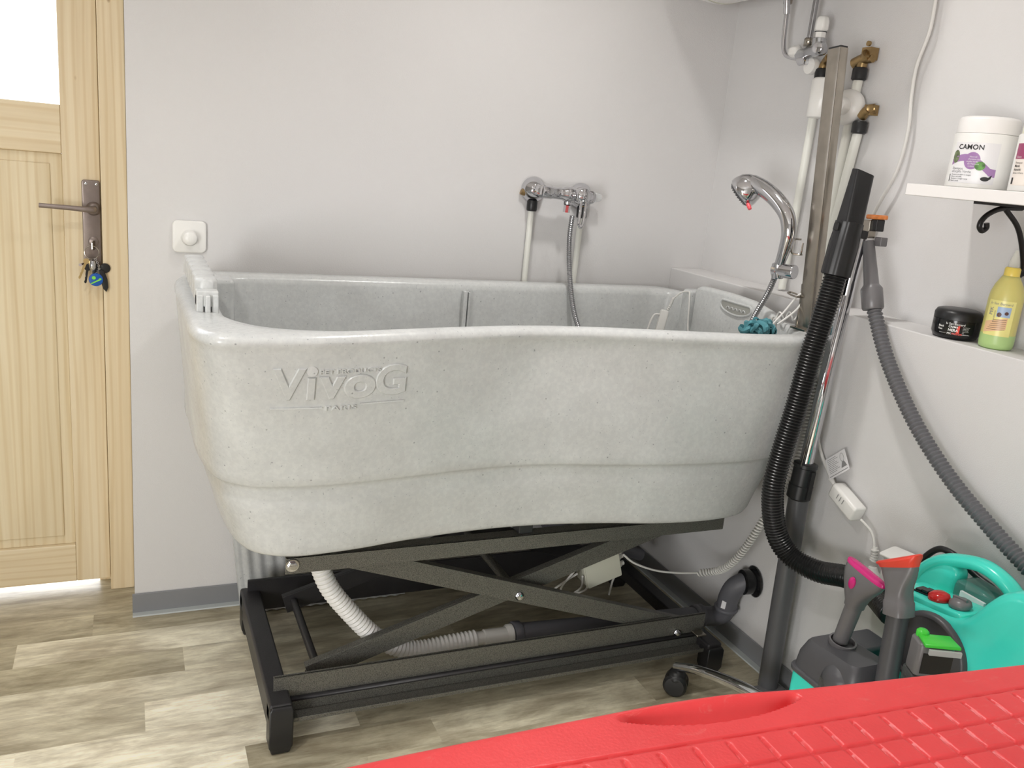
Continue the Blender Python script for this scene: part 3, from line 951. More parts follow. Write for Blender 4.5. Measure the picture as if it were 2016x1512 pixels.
# tilted control box with cable glands
Mb = frame((1.104, 1.745, .268), (0, -1, 0), (.960, 0, .28))
k = MB(); prism(k, rrect(.100, .078, .004), Mb, -.055, .010, .002)
box_ = k.build('control_box', OFFWHITE, tub, sharp=50); box_['label'] = 'ivory plastic control box under the tub'
k = MB(); prism(k, rrect(.104, .082, .005), Mb, .002, .004, .001); k.build('box_seam', OFFWHITE, box_, sharp=50)
for a, b in ((.024, -.006), (.004, -.012), (-.018, -.012)):
    M_ = Mb @ Matrix.Translation((.050, a, b)) @ Matrix.Rotation(R(90), 4, 'Y')
    MB().lathe([(.0085, 0), (.0085, .010), (.0065, .012), (.0065, .018), (.004, .020)], M_, 14).build('cable_gland', WHITECORD, box_, sharp=50)
for a in ([(1.02, 1.74, .270), (1.00, 1.76, .215), (1.02, 1.78, .17)], [(1.03, 1.74, .262), (1.02, 1.77, .23), (.985, 1.79, .19)], [(1.05, 1.745, .250), (1.065, 1.77, .205), (1.06, 1.80, .17)], [(1.07, 1.745, .225), (1.07, 1.76, .20), (1.055, 1.79, .175)], [(1.150, 1.745, .245), (1.158, 1.77, .21), (1.166, 1.79, .16)]):
    MB().tube(cr(a, 6), .0028, 6).build('cable_loop', WHITECORD, tub)

# ------------------------------------------------------------------ post on the tub's right end
P0 = Vector((1.478, 1.572, .936)); P1 = Vector((1.478, 1.632, 1.572))
d = P1 - P0
Mp = frame(P0, d, (1, 0, 0))
k = MB(); prism(k, rrect(.024, .040, .002, 2), Mp, 0, d.length)
post = k.build('tether_post', STEEL, tub, sharp=30)
post['label'] = 'square brushed steel post standing on the right end of the tub'
k = MB(); prism(k, rrect(.022, .038, .002, 2), Mp, d.length, d.length + .004); k.build('post_cap', BLACKPL, post, sharp=30)
prism(MB(), rrect(.03, .05, .002), Mp, 0, .003)
k = MB(); k.box(1.450, 1.492, 1.548, 1.600, .9345, .940); k.build('post_foot', STEEL, post, bevel=.001)
k = MB(); k.tube([(1.474, 1.602, .98), (1.474, 1.606, 1.04)], .004, 8); k.tube([(1.474, 1.602, .94), (1.474, 1.600, .985)], .0055, 8)
k.build('clamp_bar', STEEL, post)
MB().tube(cr([(1.472, 1.636, 1.142), (1.462, 1.650, 1.138), (1.460, 1.650, 1.112), (1.466, 1.648, 1.106), (1.478, 1.634, 1.106), (1.466, 1.622, 1.110), (1.466, 1.622, 1.135)], 6), .0022, 8).build('wire_hook', STEEL, post)
# ring hook
k = MB(); ctr = Vector((1.462, 1.618, 1.012))
k.tube([ctr + Vector((.011 * math.cos(t), .018 * math.sin(t), .003 * math.sin(t))) for t in [2 * math.pi * i / 24 for i in range(25)]], .0022, 8, False)
k.build('ring_hook', STEEL, post)
# shower holder
k = MB()
k.lathe([(.0175, 0), (.0195, .002), (.0195, .012), (.0175, .014), (.0175, .054), (.0165, .056)], frame((1.444, 1.680, 1.062), (.30, -1, .05)), 32)
k.build('shower_holder', CHROME, post, sharp=40)
k = MB(); k.lathe([(.013, -.020), (.0145, -.018), (.0145, .016), (.012, .018)], frame((1.444, 1.668, 1.062), (-.05, .1, 1)), 24)
k.build('holder_socket', CHROME, post, sharp=40)

# ------------------------------------------------------------------ hand shower
hs = thing('hand_shower', 'chrome hand shower clipped in the holder on the steel post', 'shower head', (1.443, 1.662, 1.08))
hp_ = cr([(1.443, 1.664, 1.078), (1.442, 1.654, 1.115), (1.440, 1.648, 1.155), (1.438, 1.662, 1.195), (1.432, 1.700, 1.228), (1.424, 1.742, 1.250), (1.418, 1.780, 1.262)], 8)
n_ = len(hp_)
MB().tube(hp_, [.0120 + .0085 * math.sin(math.pi * .62 * (i / n_)) for i in range(n_)], 24).build('handle', CHROME, hs)
MB().lathe([(.010, 0), (.012, .002), (.012, .012), (.010, .014)], frame((1.443, 1.667, 1.066), (0, -.1, 1)), 20).build('collar_nut', HOSEM, hs, sharp=40)
Hd = Vector((-.45, .52, -.62)).normalized()       # spray direction
hc = Vector((1.412, 1.800, 1.240))
Mh = frame(hc, Hd, (.2, -1, .1))
k = MB(); k.lathe([(.002, -.044), (.015, -.042), (.028, -.034), (.037, -.019), (.041, -.002), (.0405, .008), (.037, .012)], Mh, 40)
k.build('head', CHROME, hs, sharp=60)
k = MB(); k.lathe([(.036, .010), (.034, .015), (.0325, .0165)], Mh, 36)
f_ = k.build('spray_face', DGREY, hs, sharp=50)
k = MB()
for r_, n_ in ((.028, 22), (.021, 16), (.014, 10)):
    for i in range(n_):
        a = 2 * math.pi * i / n_
        k.lathe([(.0016, .016), (.0012, .0195)], Mh @ Matrix.Translation((r_ * math.cos(a), r_ * math.sin(a), 0)), 6)
k.build('spray_nozzles', BLACKPL, f_)
k = MB(); lp = Mh @ Vector((.042, -.004, .006)); lq = Mh @ Vector((.058, -.010, .008))
k.tube([lp, lp.lerp(lq, .5), lq], [.004, .0055, .0045], 12); k.build('selector_lever', plain('red_lever', (0.85, 0.10, 0.12), .3), hs)

# shower hose: mixer -> into the tub -> holder
ho = MB()
ribbed(ho, [(1.131, 2.172, 1.128), (1.128, 2.168, 1.06), (1.130, 2.145, .96), (1.142, 2.115, .86), (1.175, 2.08, .76), (1.20, 2.02, .64), (1.24, 1.94, .590), (1.31, 1.86, .600), (1.36, 1.78, .68), (1.395, 1.716, .82), (1.418, 1.700, .93), (1.436, 1.682, 1.000), (1.443, 1.670, 1.052)], .0078, .0052, .0016, 12, 4)
tag(ho.build('shower_hose', HOSEM), 'ribbed silver shower hose hanging from the wall mixer into the tub', 'shower hose')

# ------------------------------------------------------------------ wall mixer
mx = thing('shower_mixer', 'chrome wall mixer tap with lever above the tub', 'mixer tap', (1.12, YB, 1.18))
Y = YB - .062
def rosette(x, z):
    MB().lathe([(.0365, 0), (.0365, .003), (.033, .010), (.020, .030), (.014, .034)], frame((x, YB - .004, z), (0, -1, 0)), 40).build('rosette', CHROME, mx, sharp=50)
rosette(1.046, 1.186); rosette(1.198, 1.180)
for x, z in ((1.046, 1.186), (1.198, 1.180)):
    MB().lathe([(.013, .025), (.013, .052), (.018, .054), (.018, .068), (.014, .070)], frame((x, YB, z), (0, -1, 0)), 24).build('inlet_union', CHROME, mx, sharp=40)
MB().lathe([(.013, -.078), (.018, -.075), (.0185, -.046), (.0165, -.044), (.0165, -.010), (.019, -.006), (.021, .0), (.0215, .020), (.0185, .024), (.0185, .060), (.016, .078), (.011, .082)], frame((1.122, Y, 1.183), (1, -.02, -.035)), 36).build('mixer_body', CHROME, mx, sharp=50)
MB().lathe([(.020, 0), (.0225, .010), (.0225, .030), (.019, .036), (.006, .040)], frame((1.158, Y - .008, 1.181), (.05, -1, .1)), 32).build('cartridge_dome', CHROME, mx, sharp=50)
lv = MB()
for q in (-1, 1):
    lv.tube(cr([(1.158 + q * .007, Y - .040, 1.172), (1.152 + q * .0075, Y - .052, 1.145), (1.146 + q * .0065, Y - .060, 1.108)], 6), .0042, 10)
lv.tube(cr([(1.1395, Y - .060, 1.108), (1.146, Y - .0605, 1.099), (1.1525, Y - .060, 1.108)], 6), .0042, 10)
lv.tube([(1.158, Y - .030, 1.178), (1.156, Y - .042, 1.164)], [.012, .009], 14)
lv.build('lever', CHROME, mx)
MB().lathe([(.012, 0), (.012, .012), (.009, .014)], frame((1.131, Y + .002, 1.168), (0, 0, -1)), 20).lathe([(.0105, .014), (.0105, .034)], frame((1.131, Y + .002, 1.168), (0, .1, -1)), 8).build('hose_outlet', CHROME, mx, sharp=40)
MB().lathe([(.0145, 0), (.0145, .006), (.012, .030), (.010, .034)], frame((1.215, YB - .03, 1.180), (1, -.12, 0)), 24).build('clear_cap', sheer('clear_cap_plastic', (.8, .82, .82), .45, .05), mx)
# supply pipes of the mixer with black collars
for x, z0, x1_ in ((1.043, 1.150, 1.040), (1.203, 1.140, 1.198)):
    o = MB().tube([(x, YB - .012, z0), (x1_, YB - .012, .45)], .0085, 14).build('supply_pipe', PVCWHITE)
    tag(o, 'white water pipe below the %s side of the wall mixer' % ('left' if x < 1.1 else 'right'), 'pipe')
    MB().lathe([(.0135, 0), (.0150, .004), (.0150, .026), (.0135, .030)], frame((x, YB - .014, z0 - .022), (0, 0, 1)), 20).build('black_collar', BLACKPL, o, sharp=40)
    if x < 1.1:
        MB().tube(cr([(1.046, YB - .012, 1.160), (1.030, YB - .010, 1.172), (1.008, YB - .008, 1.180)], 4), .009, 12).build('brass_elbow', BRASS, o)
    else:
        MB().tube(cr([(1.203, YB - .012, 1.150), (1.201, YB - .012, 1.165)], 4), .009, 12).build('brass_elbow', BRASS, o)

# ------------------------------------------------------------------ handset of the lift: coiled cord from the control box over the end of the tub
hd = thing('lift_handset', 'white corded lift handset hanging inside the right end of the tub', 'remote control', (1.40, 1.985, .90))
k = MB()
k.tube(cr([(1.163, 1.742, .300), (1.20, 1.742, .272), (1.27, 1.742, .243), (1.345, 1.740, .228), (1.410, 1.738, .222)], 8), .0028, 8)
coil(k, [(1.410, 1.738, .222), (1.430, 1.700, .243), (1.432, 1.662, .272), (1.434, 1.628, .315), (1.438, 1.596, .375), (1.446, 1.572, .440), (1.462, 1.552, .515), (1.492, 1.545, .60), (1.522, 1.560, .68), (1.531, 1.570, .82), (1.528, 1.572, .930), (1.510, 1.585, .953)], .0085, .0088, .0022)
coil(k, [(1.510, 1.585, .953), (1.478, 1.622, .958), (1.440, 1.650, .952)], .010, .022, .0020)
k.tube(cr([(1.440, 1.650, .952), (1.436, 1.72, .80), (1.436, 1.85, .75), (1.436, 1.97, .82), (1.438, 2.00, .93), (1.440, 2.01, .950), (1.425, 2.025, .945), (1.412, 2.040, .925)], 8), .0024, 8)
k.build('coiled_cord', WHITECORD, hd)
MB().tube(cr([(1.412, 2.040, .927), (1.408, 2.045, .905), (1.404, 2.050, .890)], 6), [.0035 + .0012 * (i % 2) for i in range(13)], 10).build('strain_relief', WHITECORD, hd)
Mr = frame((1.390, 2.052, .845), (-.3, -.9, .1), (.18, 0, 1))
k = MB(); prism(k, rrect(.090, .024, .006), Mr, -.008, .008, .003)
hb_ = k.build('handset_body', WHITECORD, hd, sharp=50)
k = MB(); k.tube(cr([Mr @ Vector(p) for p in ((.030, .012, 0), (.022, .028, 0), (-.020, .034, 0), (-.046, .030, 0))], 8), .0028, 8); k.build('hanging_loop', WHITECORD, hd)

# loofah and its cord
lo = thing('bath_loofah', 'crumpled teal mesh loofah hanging from the ring of the steel post', 'loofah', (1.372, 1.628, .935))
k = MB(); rnd = random.Random(5)
for i in range(24):
    a = rnd.uniform(0, 6.28); b = rnd.uniform(-1, 1); cc = Vector((1.376 + .030 * math.cos(a) * math.sqrt(1 - b * b) * 1.1, 1.622 + .024 * math.sin(a) * math.sqrt(1 - b * b), .924 + .013 * b))
    n_ = Vector((rnd.gauss(0, 1), rnd.gauss(0, 1), rnd.gauss(0, 1))).normalized(); M_ = frame(cc, n_)
    rr_ = rnd.uniform(.010, .0165); ring_ = []
    rs = []
    for j in range(19):
        t = 2 * math.pi * j / 18; q = rr_ * (1 + .25 * math.sin(3 * t + i))
        c_ = M_ @ Vector((q * math.cos(t), q * math.sin(t), .005 * math.sin(2 * t + i)))
        o_ = (M_ @ Vector((math.cos(t), math.sin(t), 0)) - M_.translation)
        up__ = (M_ @ Vector((0, 0, 1)) - M_.translation)
        rs.append([c_ + up__ * .0065 + o_ * .002, c_ + o_ * .004, c_ - up__ * .0065, c_ + up__ * .0062 - o_ * .0015])
    k.rings(rs, True, False, False)
k.build('mesh_folds', TEALD, lo)
bm_ = MB(); rs = []
for i in range(13):
    th_ = math.pi * i / 12
    rs.append([(1.376 + .030 * math.sin(th_) * math.cos(p) * (1 + .12 * math.sin(5 * p + 3 * th_)), 1.622 + .027 * math.sin(th_) * math.sin(p) * (1 + .12 * math.cos(4 * p)), .924 + .014 * math.cos(th_)) for p in [2 * math.pi * j / 20 for j in range(20)]])
bm_.rings(rs); bm_.build('mesh_core', TEALD, lo)
k = MB()
k.tube(cr([(1.408, 1.612, .940), (1.440, 1.612, .975), (1.462, 1.606, 1.010), (1.472, 1.600, 1.016), (1.476, 1.598, 1.005), (1.458, 1.600, .975), (1.418, 1.608, .940)], 8), .0024, 8)
k.build('cord', WHITECORD, lo)

# ------------------------------------------------------------------ drain
dr = thing('drain_hose', 'white corrugated drain hose curving down under the bathtub', 'hose', (.55, 1.85, .1))
k = MB()
ribbed(k, [(.345, 1.75, .46), (.358, 1.75, .41), (.378, 1.75, .350), (.403, 1.75, .292), (.452, 1.75, .225), (.509, 1.75, .160), (.57, 1.75, .118), (.625, 1.75, .104), (.70, 1.75, .108), (.772, 1.75, .111)], .0225, .0105, .0042, 20, 6)
k.build('corrugated_hose', HOSEWHITE, dr)
MB().lathe([(.0165, -.01), (.0165, .018), (.020, .020), (.0205, .060), (.0205, .078), (.026, .082), (.027, .094), (.023, .096)], frame((.772, 1.75, .111), (1, 0, -.03)), 28).build('hose_connector', WHITECORD, dr, sharp=50)
dpp = thing('drain_pipe', 'grey plastic waste pipe running from the drain hose to the wall', 'pipe', (1.20, 1.75, .08))
k = MB(); k.tube([(.868, 1.75, .108), (1.46, 1.75, .078)], .027, 28); k.lathe([(.031, 0), (.0325, .003), (.0325, .020), (.029, .024)], frame((.868, 1.75, .108), (1, 0, -.05)), 28)
k.build('straight_pipe', PIPEGREY, dpp, sharp=50)
MB().lathe([(.030, 0), (.0325, .003), (.0325, .009), (.0305, .012), (.0305, .018), (.0325, .021), (.0325, .026), (.030, .030)], frame((1.425, 1.75, .080), (1, 0, -.03)), 28).build('pipe_socket', PIPEGREY, dpp, sharp=40)
E2 = cr([(1.455, 1.75, .078), (1.488, 1.742, .078), (1.502, 1.722, .096), (1.502, 1.712, .125)], 10)
E3 = cr([(1.502, 1.712, .122), (1.500, 1.706, .155), (1.502, 1.692, .190), (1.520, 1.676, .212), (1.545, 1.667, .217)], 10)
MB().tube(E2, .027, 24).build('lower_elbow', PIPEGREY, dpp)
ue = MB().tube(E3, .028, 24).lathe([(.030, 0), (.033, .003), (.033, .009), (.030, .012)], frame((1.503, 1.714, .112), (-.05, -.06, 1)), 28).build('upper_elbow', PIPEGREY, dpp, sharp=50)
bmk = frame((1.4755, 1.694, .140), (-.8, -.6, .05), (.1, 0, 1)); k = MB(); prism(k, rrect(.022, .012, .001), bmk, 0, .001); k.build('pipe_sticker', PAPER, ue)
k = MB(); k.lathe([(.031, -.016), (.034, -.014), (.034, .006), (.031, .008), (.031, .012), (.038, .014), (.043, .018), (.043, .021)], frame((1.524, 1.672, .215), (1, -.2, .05)), 28)
k.build('rubber_sleeve', BLACKGL, dpp, sharp=40)

# ramp panel stored on end behind the lift
rp_ = MB(); rs = []
n_ = 96
for z, xo in ((0.004, -.018), (.012, -.022), (.25, -.046), (.45, -.066), (.60, -.080)):
    a = []
    for i in range(n_ + 1):
        u_ = i / n_; x = .285 + xo + u_ * .46
        a.append((x, 2.195 - .006 * (0.5 + .5 * math.cos(u_ * 2 * math.pi * 15)) * (0.02 < u_ < .98), z))
    b = [(.285 + xo + .46, 2.232, z), (.285 + xo, 2.232, z)]
    rs.append(a + b)
rp_.rings(rs)
tag(rp_.build('fluted_ramp', TUBM, sharp=60), 'grey speckled fluted ramp standing on end behind the left of the lift frame', 'ramp')

# ================================================================== WATER HEATER AND ITS FITTINGS
ht = thing('water_heater', 'white round-bottomed water heater mounted high in the corner', 'water heater', (1.47, 1.85, 1.73))
k = MB(); k.lathe([(.05, .0), (.115, .012), (.152, .045), (.165, .09), (.165, .63), (.152, .675), (.115, .705), (.05, .715)], frame((1.482, 2.235, 1.890), (0, -1, 0)), 48)
k.build('tank', WHITELAQ, ht, sharp=60)
k = MB(); k.lathe([(.1665, .11), (.1665, .115)], frame((1.482, 2.235, 1.890), (0, -1, 0)), 48); k.build('tank_seam', OFFWHITE, ht)
MB().box(1.60, X1, 1.60, 1.66, 1.80, 2.0).build('bracket', STEEL, ht)
MB().box(1.60, X1, 2.02, 2.08, 1.80, 2.0).build('bracket', STEEL, ht)
XV = 1.600
sv = thing('safety_valve', 'chrome safety valve with two white knobs below the water heater', 'valve', (XV, 1.86, 1.60))
k = MB(); k.tube([(XV - .01, 1.980, 1.755), (XV, 1.980, 1.70)], .0085, 14)
k.tube(cr([(XV, 1.982, 1.745), (XV, 1.979, 1.68), (XV, 1.974, 1.63), (XV, 1.962, 1.601), (XV, 1.935, 1.589), (XV, 1.890, 1.583)], 10), .0062, 14)
k.build('curved_outlet_tube', CHROME, sv)
MB().lathe([(.012, 0), (.012, .012), (.0075, .014)], frame((XV, 1.983, 1.725), (0, 0, 1)), 6).build('compression_nut', STEEL, sv, sharp=30)
k = MB(); k.tube([(XV, 1.874, 1.745), (XV, 1.876, 1.628)], .0072, 14); k.build('inlet_tube', HOSEM, sv)
MB().lathe([(.0125, 0), (.0125, .018), (.010, .020)], frame((XV, 1.877, 1.612), (0, 0, 1)), 6).build('inlet_nut', STEEL, sv, sharp=30)
k = MB(); k.lathe([(.011, -.050), (.014, -.048), (.014, -.012), (.0155, -.010), (.0155, .014), (.017, .018), (.017, .040), (.014, .044)], frame((XV - .004, 1.856, 1.597), (-.05, -1, .12)), 24)
k.lathe([(.014, 0), (.017, .003), (.017, .022), (.014, .024)], frame((XV - .004, 1.834, 1.604), (0, 0, 1)), 24)
k.build('valve_body', plain('satin_chrome', (.50, .51, .53), .22, 1.0), sv, sharp=40)
MB().lathe([(.0115, 0), (.0135, .001), (.0135, .012), (.010, .014)], frame((XV - .018, 1.812, 1.600), (-1, -.3, .05)), 20).build('end_cap', CHROME, sv, sharp=40)
def knob(p, z_, nm, r=.0165, L_=.036):
    k = MB(); M_ = frame(p, z_)
    rs = []
    for rr_, h in ((r * .72, 0), (r, .004), (r, L_ * .62), (r * .82, L_ * .9), (r * .5, L_)):
        rs.append([M_ @ Vector((rr_ * (1 + .06 * math.cos(6 * t)) * math.cos(t), rr_ * (1 + .06 * math.cos(6 * t)) * math.sin(t), h)) for t in [2 * math.pi * i / 36 for i in range(36)]])
    k.rings(rs); return k.build(nm, WHITEPL, sv, sharp=60)
MB().lathe([(.0135, 0), (.0135, .014)], frame((XV - .004, 1.834, 1.626), (0, 0, 1)), 6).lathe([(.0142, .014), (.0142, .017)], frame((XV - .004, 1.834, 1.626), (0, 0, 1)), 20).build('knob_neck', WHITEPL, sv, sharp=40)
MB().lathe([(.0150, 0), (.0150, .002)], frame((XV - .004, 1.834, 1.6405), (0, 0, 1)), 20).build('knob_ring', BLACKPL, sv)
knob((XV - .004, 1.834, 1.643), (0, -.02, 1), 'relief_knob')
knob((XV - .006, 1.900, 1.602), (0, 1, -.04), 'isolating_knob', .0145, .034)
k = MB(); k.lathe([(.010, -.016), (.013, -.014), (.013, .010), (.010, .012)], frame((XV, 1.884, 1.579), (0, -1, .05)), 20); k.build('outlet_nut', CHROME, sv, sharp=40)
k = MB(); k.lathe([(.002, -.010), (.018, -.008), (.022, .004), (.020, .016)], frame((XV + .022, 1.868, 1.565), (-1, 0, 0)), 20); k.build('funnel', WHITEPL, sv, sharp=60)

def wall_pipe(label, ctrl, r, mat, elbow, collar, cup=None):
    o = MB().tube(cr(ctrl, 10), r, 16).build('supply_pipe', mat); tag(o, label, 'pipe')
    MB().lathe([(r * 1.25, 0), (r * 1.55, .003), (r * 1.55, .026), (r * 1.3, .030)], frame(collar, (0, 0, 1)), 20).build('black_collar', BLACKPL, o, sharp=40)
    MB().tube(cr(elbow, 6), r * 1.05, 14).build('brass_elbow', BRASS, o)
    return o
XP = 1.630
pL = wall_pipe('white water pipe running down behind the steel post from the white cylinder cover', [(XP, 1.845, 1.535), (XP, 1.848, 1.44), (XP, 1.851, 1.20), (XP, 1.855, .99)], .0105, PVCWHITE, [(XP, 1.850, 1.550), (XP, 1.836, 1.575), (XP - .01, 1.815, 1.583)], (XP, 1.845, 1.530))
k = MB(); k.lathe([(.010, 0), (.013, .002), (.013, .02), (.010, .022)], frame((XP - .005, 1.80, 1.582), (0, 1, -.1)), 6); k.build('brass_nut', BRASS, pL, sharp=40)
MB().lathe([(.030, -.090), (.032, -.088), (.032, .0), (.027, .006), (.008, .008)], frame((1.618, 1.812, 1.527), (0, 0, 1)), 40).build('cylinder_cover', WHITEPL, pL, sharp=50)
pR = wall_pipe('white water pipe on the right wall right of the steel post', [(XP, 1.712, 1.530), (XP, 1.716, 1.46), (XP, 1.722, 1.20), (XP, 1.735, .99)], .0115, PVCWHITE, [(XP, 1.710, 1.555), (XP, 1.706, 1.572), (XP - .008, 1.690, 1.585)], (XP, 1.712, 1.525))
k = MB()
k.tube([(XP, 1.735, 1.565), (XP, 1.688, 1.580)], .014, 14)
k.box(XP - .006, XP + .02, 1.684, 1.712, 1.572, 1.600)
k.lathe([(.003, 0), (.006, 0), (.006, .006), (.003, .006)], frame((XP - .006, 1.690, 1.607), (-1, 0, 0)), 14)
k.lathe([(.009, 0), (.009, .012)], frame((XP, 1.690, 1.572), (0, -1, .1)), 14)
k.build('brass_wallplate', BRASS, pR, sharp=40)
pD = wall_pipe('short white water pipe below the round white rosette on the right wall', [(XP, 1.680, 1.420), (XP, 1.690, 1.33), (XP, 1.702, 1.20), (XP, 1.722, 1.00)], .0115, PVCWHITE, [(XP, 1.680, 1.440), (XP, 1.664, 1.455), (XP + .01, 1.650, 1.460)], (XP, 1.680, 1.400))
k = MB(); k.lathe([(.004, 0), (.009, .001), (.009, .012), (.006, .014)], frame((XP - .002, 1.660, 1.458), (-.5, -1, .1)), 14); k.box(XP - .004, XP + .02, 1.650, 1.672, 1.444, 1.468); k.build('brass_tab', BRASS, pD, sharp=40)
rs_ = tag(MB().lathe([(.016, .052), (.020, .046), (.021, .030), (.030, .026), (.040, .020), (.0425, .010), (.041, 0)], frame((1.628, 1.722, 1.462), (-1, -.25, 0)), 40).build('white_rosette', WHITEPL, sharp=50), 'round white plastic cover with a raised centre behind the steel post', 'pipe cover')

# ------------------------------------------------------------------ cable down the right wall with its inline box and plug
cb = thing('water_heater_cable', 'long white cable hanging down the right wall with an inline safety box and plug', 'cable', (1.62, 1.53, 1.2))
XC = 1.632
k = MB(); k.tube(cr([(XC, 1.515, 1.86), (XC, 1.528, 1.72), (XC, 1.527, 1.625), (XC, 1.544, 1.551), (XC, 1.542, 1.486), (XC, 1.532, 1.408), (XC, 1.542, 1.317), (XC, 1.586, 1.214), (XC, 1.612, 1.095), (1.62, 1.605, 1.005), (1.555, 1.585, .97), (1.533, 1.575, .88), (1.533, 1.545, .76), (1.533, 1.528, .679), (1.533, 1.502, .635), (1.530, 1.462, .600), (1.528, 1.446, .590)], 10), .0042, 10)
k.tube(cr([(1.515, 1.336, .545), (1.517, 1.320, .538), (1.520, 1.305, .528), (1.520, 1.293, .512), (1.518, 1.284, .488)], 6), .0030, 8)
k.build('cord', WHITECORD, cb)
k = MB()
P_ = cr([(1.528, 1.458, .597), (1.526, 1.438, .585)], 6)
k.tube(P_, [.0065 - .0004 * i for i in range(7)], 12)
a = Vector((1.522, 1.432, .583)); b = Vector((1.515, 1.345, .552)); M_ = frame(a, b - a, (0, .3, 1))
prism(k, rrect(.040, .036, .008), M_, 0, (b - a).length, .006)
ib = k.build('inline_box', WHITEPL, cb, sharp=50); ib['label'] = 'white inline safety box on the cable'
k = MB(); Mi = frame((1.4965, 1.388, .574), (-1, 0, 0), (0, -1, -.36))
for u0 in (-.012, -.002, .008): k.box(u0, u0 + .0015, -.006, .006, .0, .0009, Mi)
k.build('box_print', INKG, ib, smooth=False)
tgM = frame((1.520, 1.440, .640), (-1, .1, .15), (0, -.72, .69))
k = MB(); prism(k, rrect(.068, .052, .003), tgM, -.0003, .0003); tg = k.build('warning_tag', PAPER, cb, smooth=False); tg['label'] = 'white printed warning tag on the cable'
k = MB()
for i in range(9): k.box(-.028, -.028 + .030 + .006 * math.sin(i * 2.1), .020 - i * .0042, .0210 - i * .0042, .0003, .0006, tgM)
k.box(-.031, .031, -.0215, -.0200, .0003, .0006, tgM)
for s_, c_ in ((.0105, (.020, .010)),):
    pts = [tgM @ Vector((c_[0] + s_ * .55 * math.cos(t), c_[1] + s_ * math.sin(t), .0006)) for t in [2 * math.pi * i / 20 for i in range(21)]]
    k.tube(pts, .0005, 4, False)
k.add([tgM @ Vector(p) for p in ((.011, -.014, .0006), (.030, -.014, .0006), (.025, -.002, .0006), (.0205, .001, .0006), (.016, -.002, .0006))], [(0, 1, 2, 3, 4)])
k.build('tag_print', INKG, tg, smooth=False)
k = MB()
k.tube([(1.520, 1.286, .500), (1.516, 1.281, .470)], [.0060, .0085], 14)
k.lathe([(.0185, -.022), (.0195, -.018), (.0195, .0), (.014, .006), (.009, .018)], frame((1.512, 1.272, .440), (0, .15, 1)), 20)
for i in range(5): k.lathe([(.009, 0), (.009, .002)], frame((1.517, 1.283 - i * .0012, .493 - i * .006), (0, .15, 1)), 12)
k.build('plug', WHITECORD, cb, sharp=50)
so = thing('wall_socket', 'white surface socket with a raised flap cover on the lower right wall', 'socket', (XL, 1.188, .47))
MB().box(1.500, XL, 1.130, 1.245, .40, .505).build('socket_housing', WHITEPL, so, bevel=.006, seg=3)
k = MB(); M_ = frame((1.508, 1.188, .516), (-.25, 0.1, 1), (0, 1, -.1)); prism(k, rrect(.115, .050, .008), M_, 0, .006, .002); k.build('flap_cover', WHITEPL, so, sharp=50)
MB().box(1.506, 1.540, 1.145, 1.235, .504, .508).build('socket_insert', DGREY, so, bevel=.001)

# ================================================================== SHELF AND WHAT STANDS ON IT
sh = thing('wall_shelf', 'white wall shelf on black scroll brackets on the right wall', 'shelf', (1.55, 1.1, 1.267))
MB().box(1.455, X1, .55, 1.342, 1.267, 1.290).build('board', WHITELAQ, sh, bevel=.0015)
IRON = plain('black_wrought_iron', (.012, .010, .010), .35, .3)
def bracket(y):
    k = MB()
    k.box(1.475, X1, y - .009, y + .009, 1.262, 1.267)
    k.box(X1 - .005, X1, y - .009, y + .009, 1.13, 1.267)
    pts = cr([(1.60, y, 1.262), (1.545, y, 1.258), (1.512, y, 1.246), (1.496, y, 1.232), (1.494, y, 1.220), (1.503, y, 1.213), (1.513, y, 1.219), (1.511, y, 1.228)], 8)
    k.tube(pts, .0052, 10)
    k.tube(cr([(1.55, y, 1.26), (1.60, y, 1.225), (1.63, y, 1.18), (1.645, y, 1.14), (1.63, y, 1.128), (1.618, y, 1.138)], 8), .0052, 10)
    b_ = k.build('bracket', IRON, sh)
bracket(1.185); bracket(.66)

def cyl_print(mb_, vs, fs, cx, cy, r, z0, a0, lift=.0004):
    """wrap flat artwork (x across, y up) around an upright cylinder; a0 = facing angle"""
    out = []
    for v in vs:
        a = a0 + v.x / r
        out.append((cx + (r + lift) * math.cos(a), cy + (r + lift) * math.sin(a), z0 + v.y))
    mb_.add(out, fs)
def grid_patch(x0, x1, y0, y1, n=16, f=None):
    """patch as strips so it follows the curve; f(u) gives (low, high) edges"""
    vs = []; fs = []
    for i in range(n + 1):
        x = x0 + (x1 - x0) * i / n
        lo_, hi_ = (y0, y1) if f is None else f(i / n)
        vs += [Vector((x, lo_, 0)), Vector((x, hi_, 0))]
        if i: fs.append((2 * i - 2, 2 * i, 2 * i + 1, 2 * i - 1))
    return vs, fs
def disc_patch(cx, cy, rx, ry, n=28):
    vs = [Vector((cx, cy, 0))] + [Vector((cx + rx * math.cos(2 * math.pi * i / n), cy + ry * math.sin(2 * math.pi * i / n), 0)) for i in range(n)]
    return vs, [(0, 1 + i, 1 + (i + 1) % n) for i in range(n)]
def wtext(mb_, body, size, ox, oy, cyl, lift=.0008, rot=0.0, align='LEFT', bold=0.0, space=1.0):
    vs, fs = text_geo(body, size, 0, align, space, bold)
    c_, s_ = math.cos(rot), math.sin(rot)
    vs = [Vector((v.x * c_ - v.y * s_ + ox, v.x * s_ + v.y * c_ + oy, 0)) for v in vs]
    cyl_print(mb_, vs, fs, *cyl, lift)

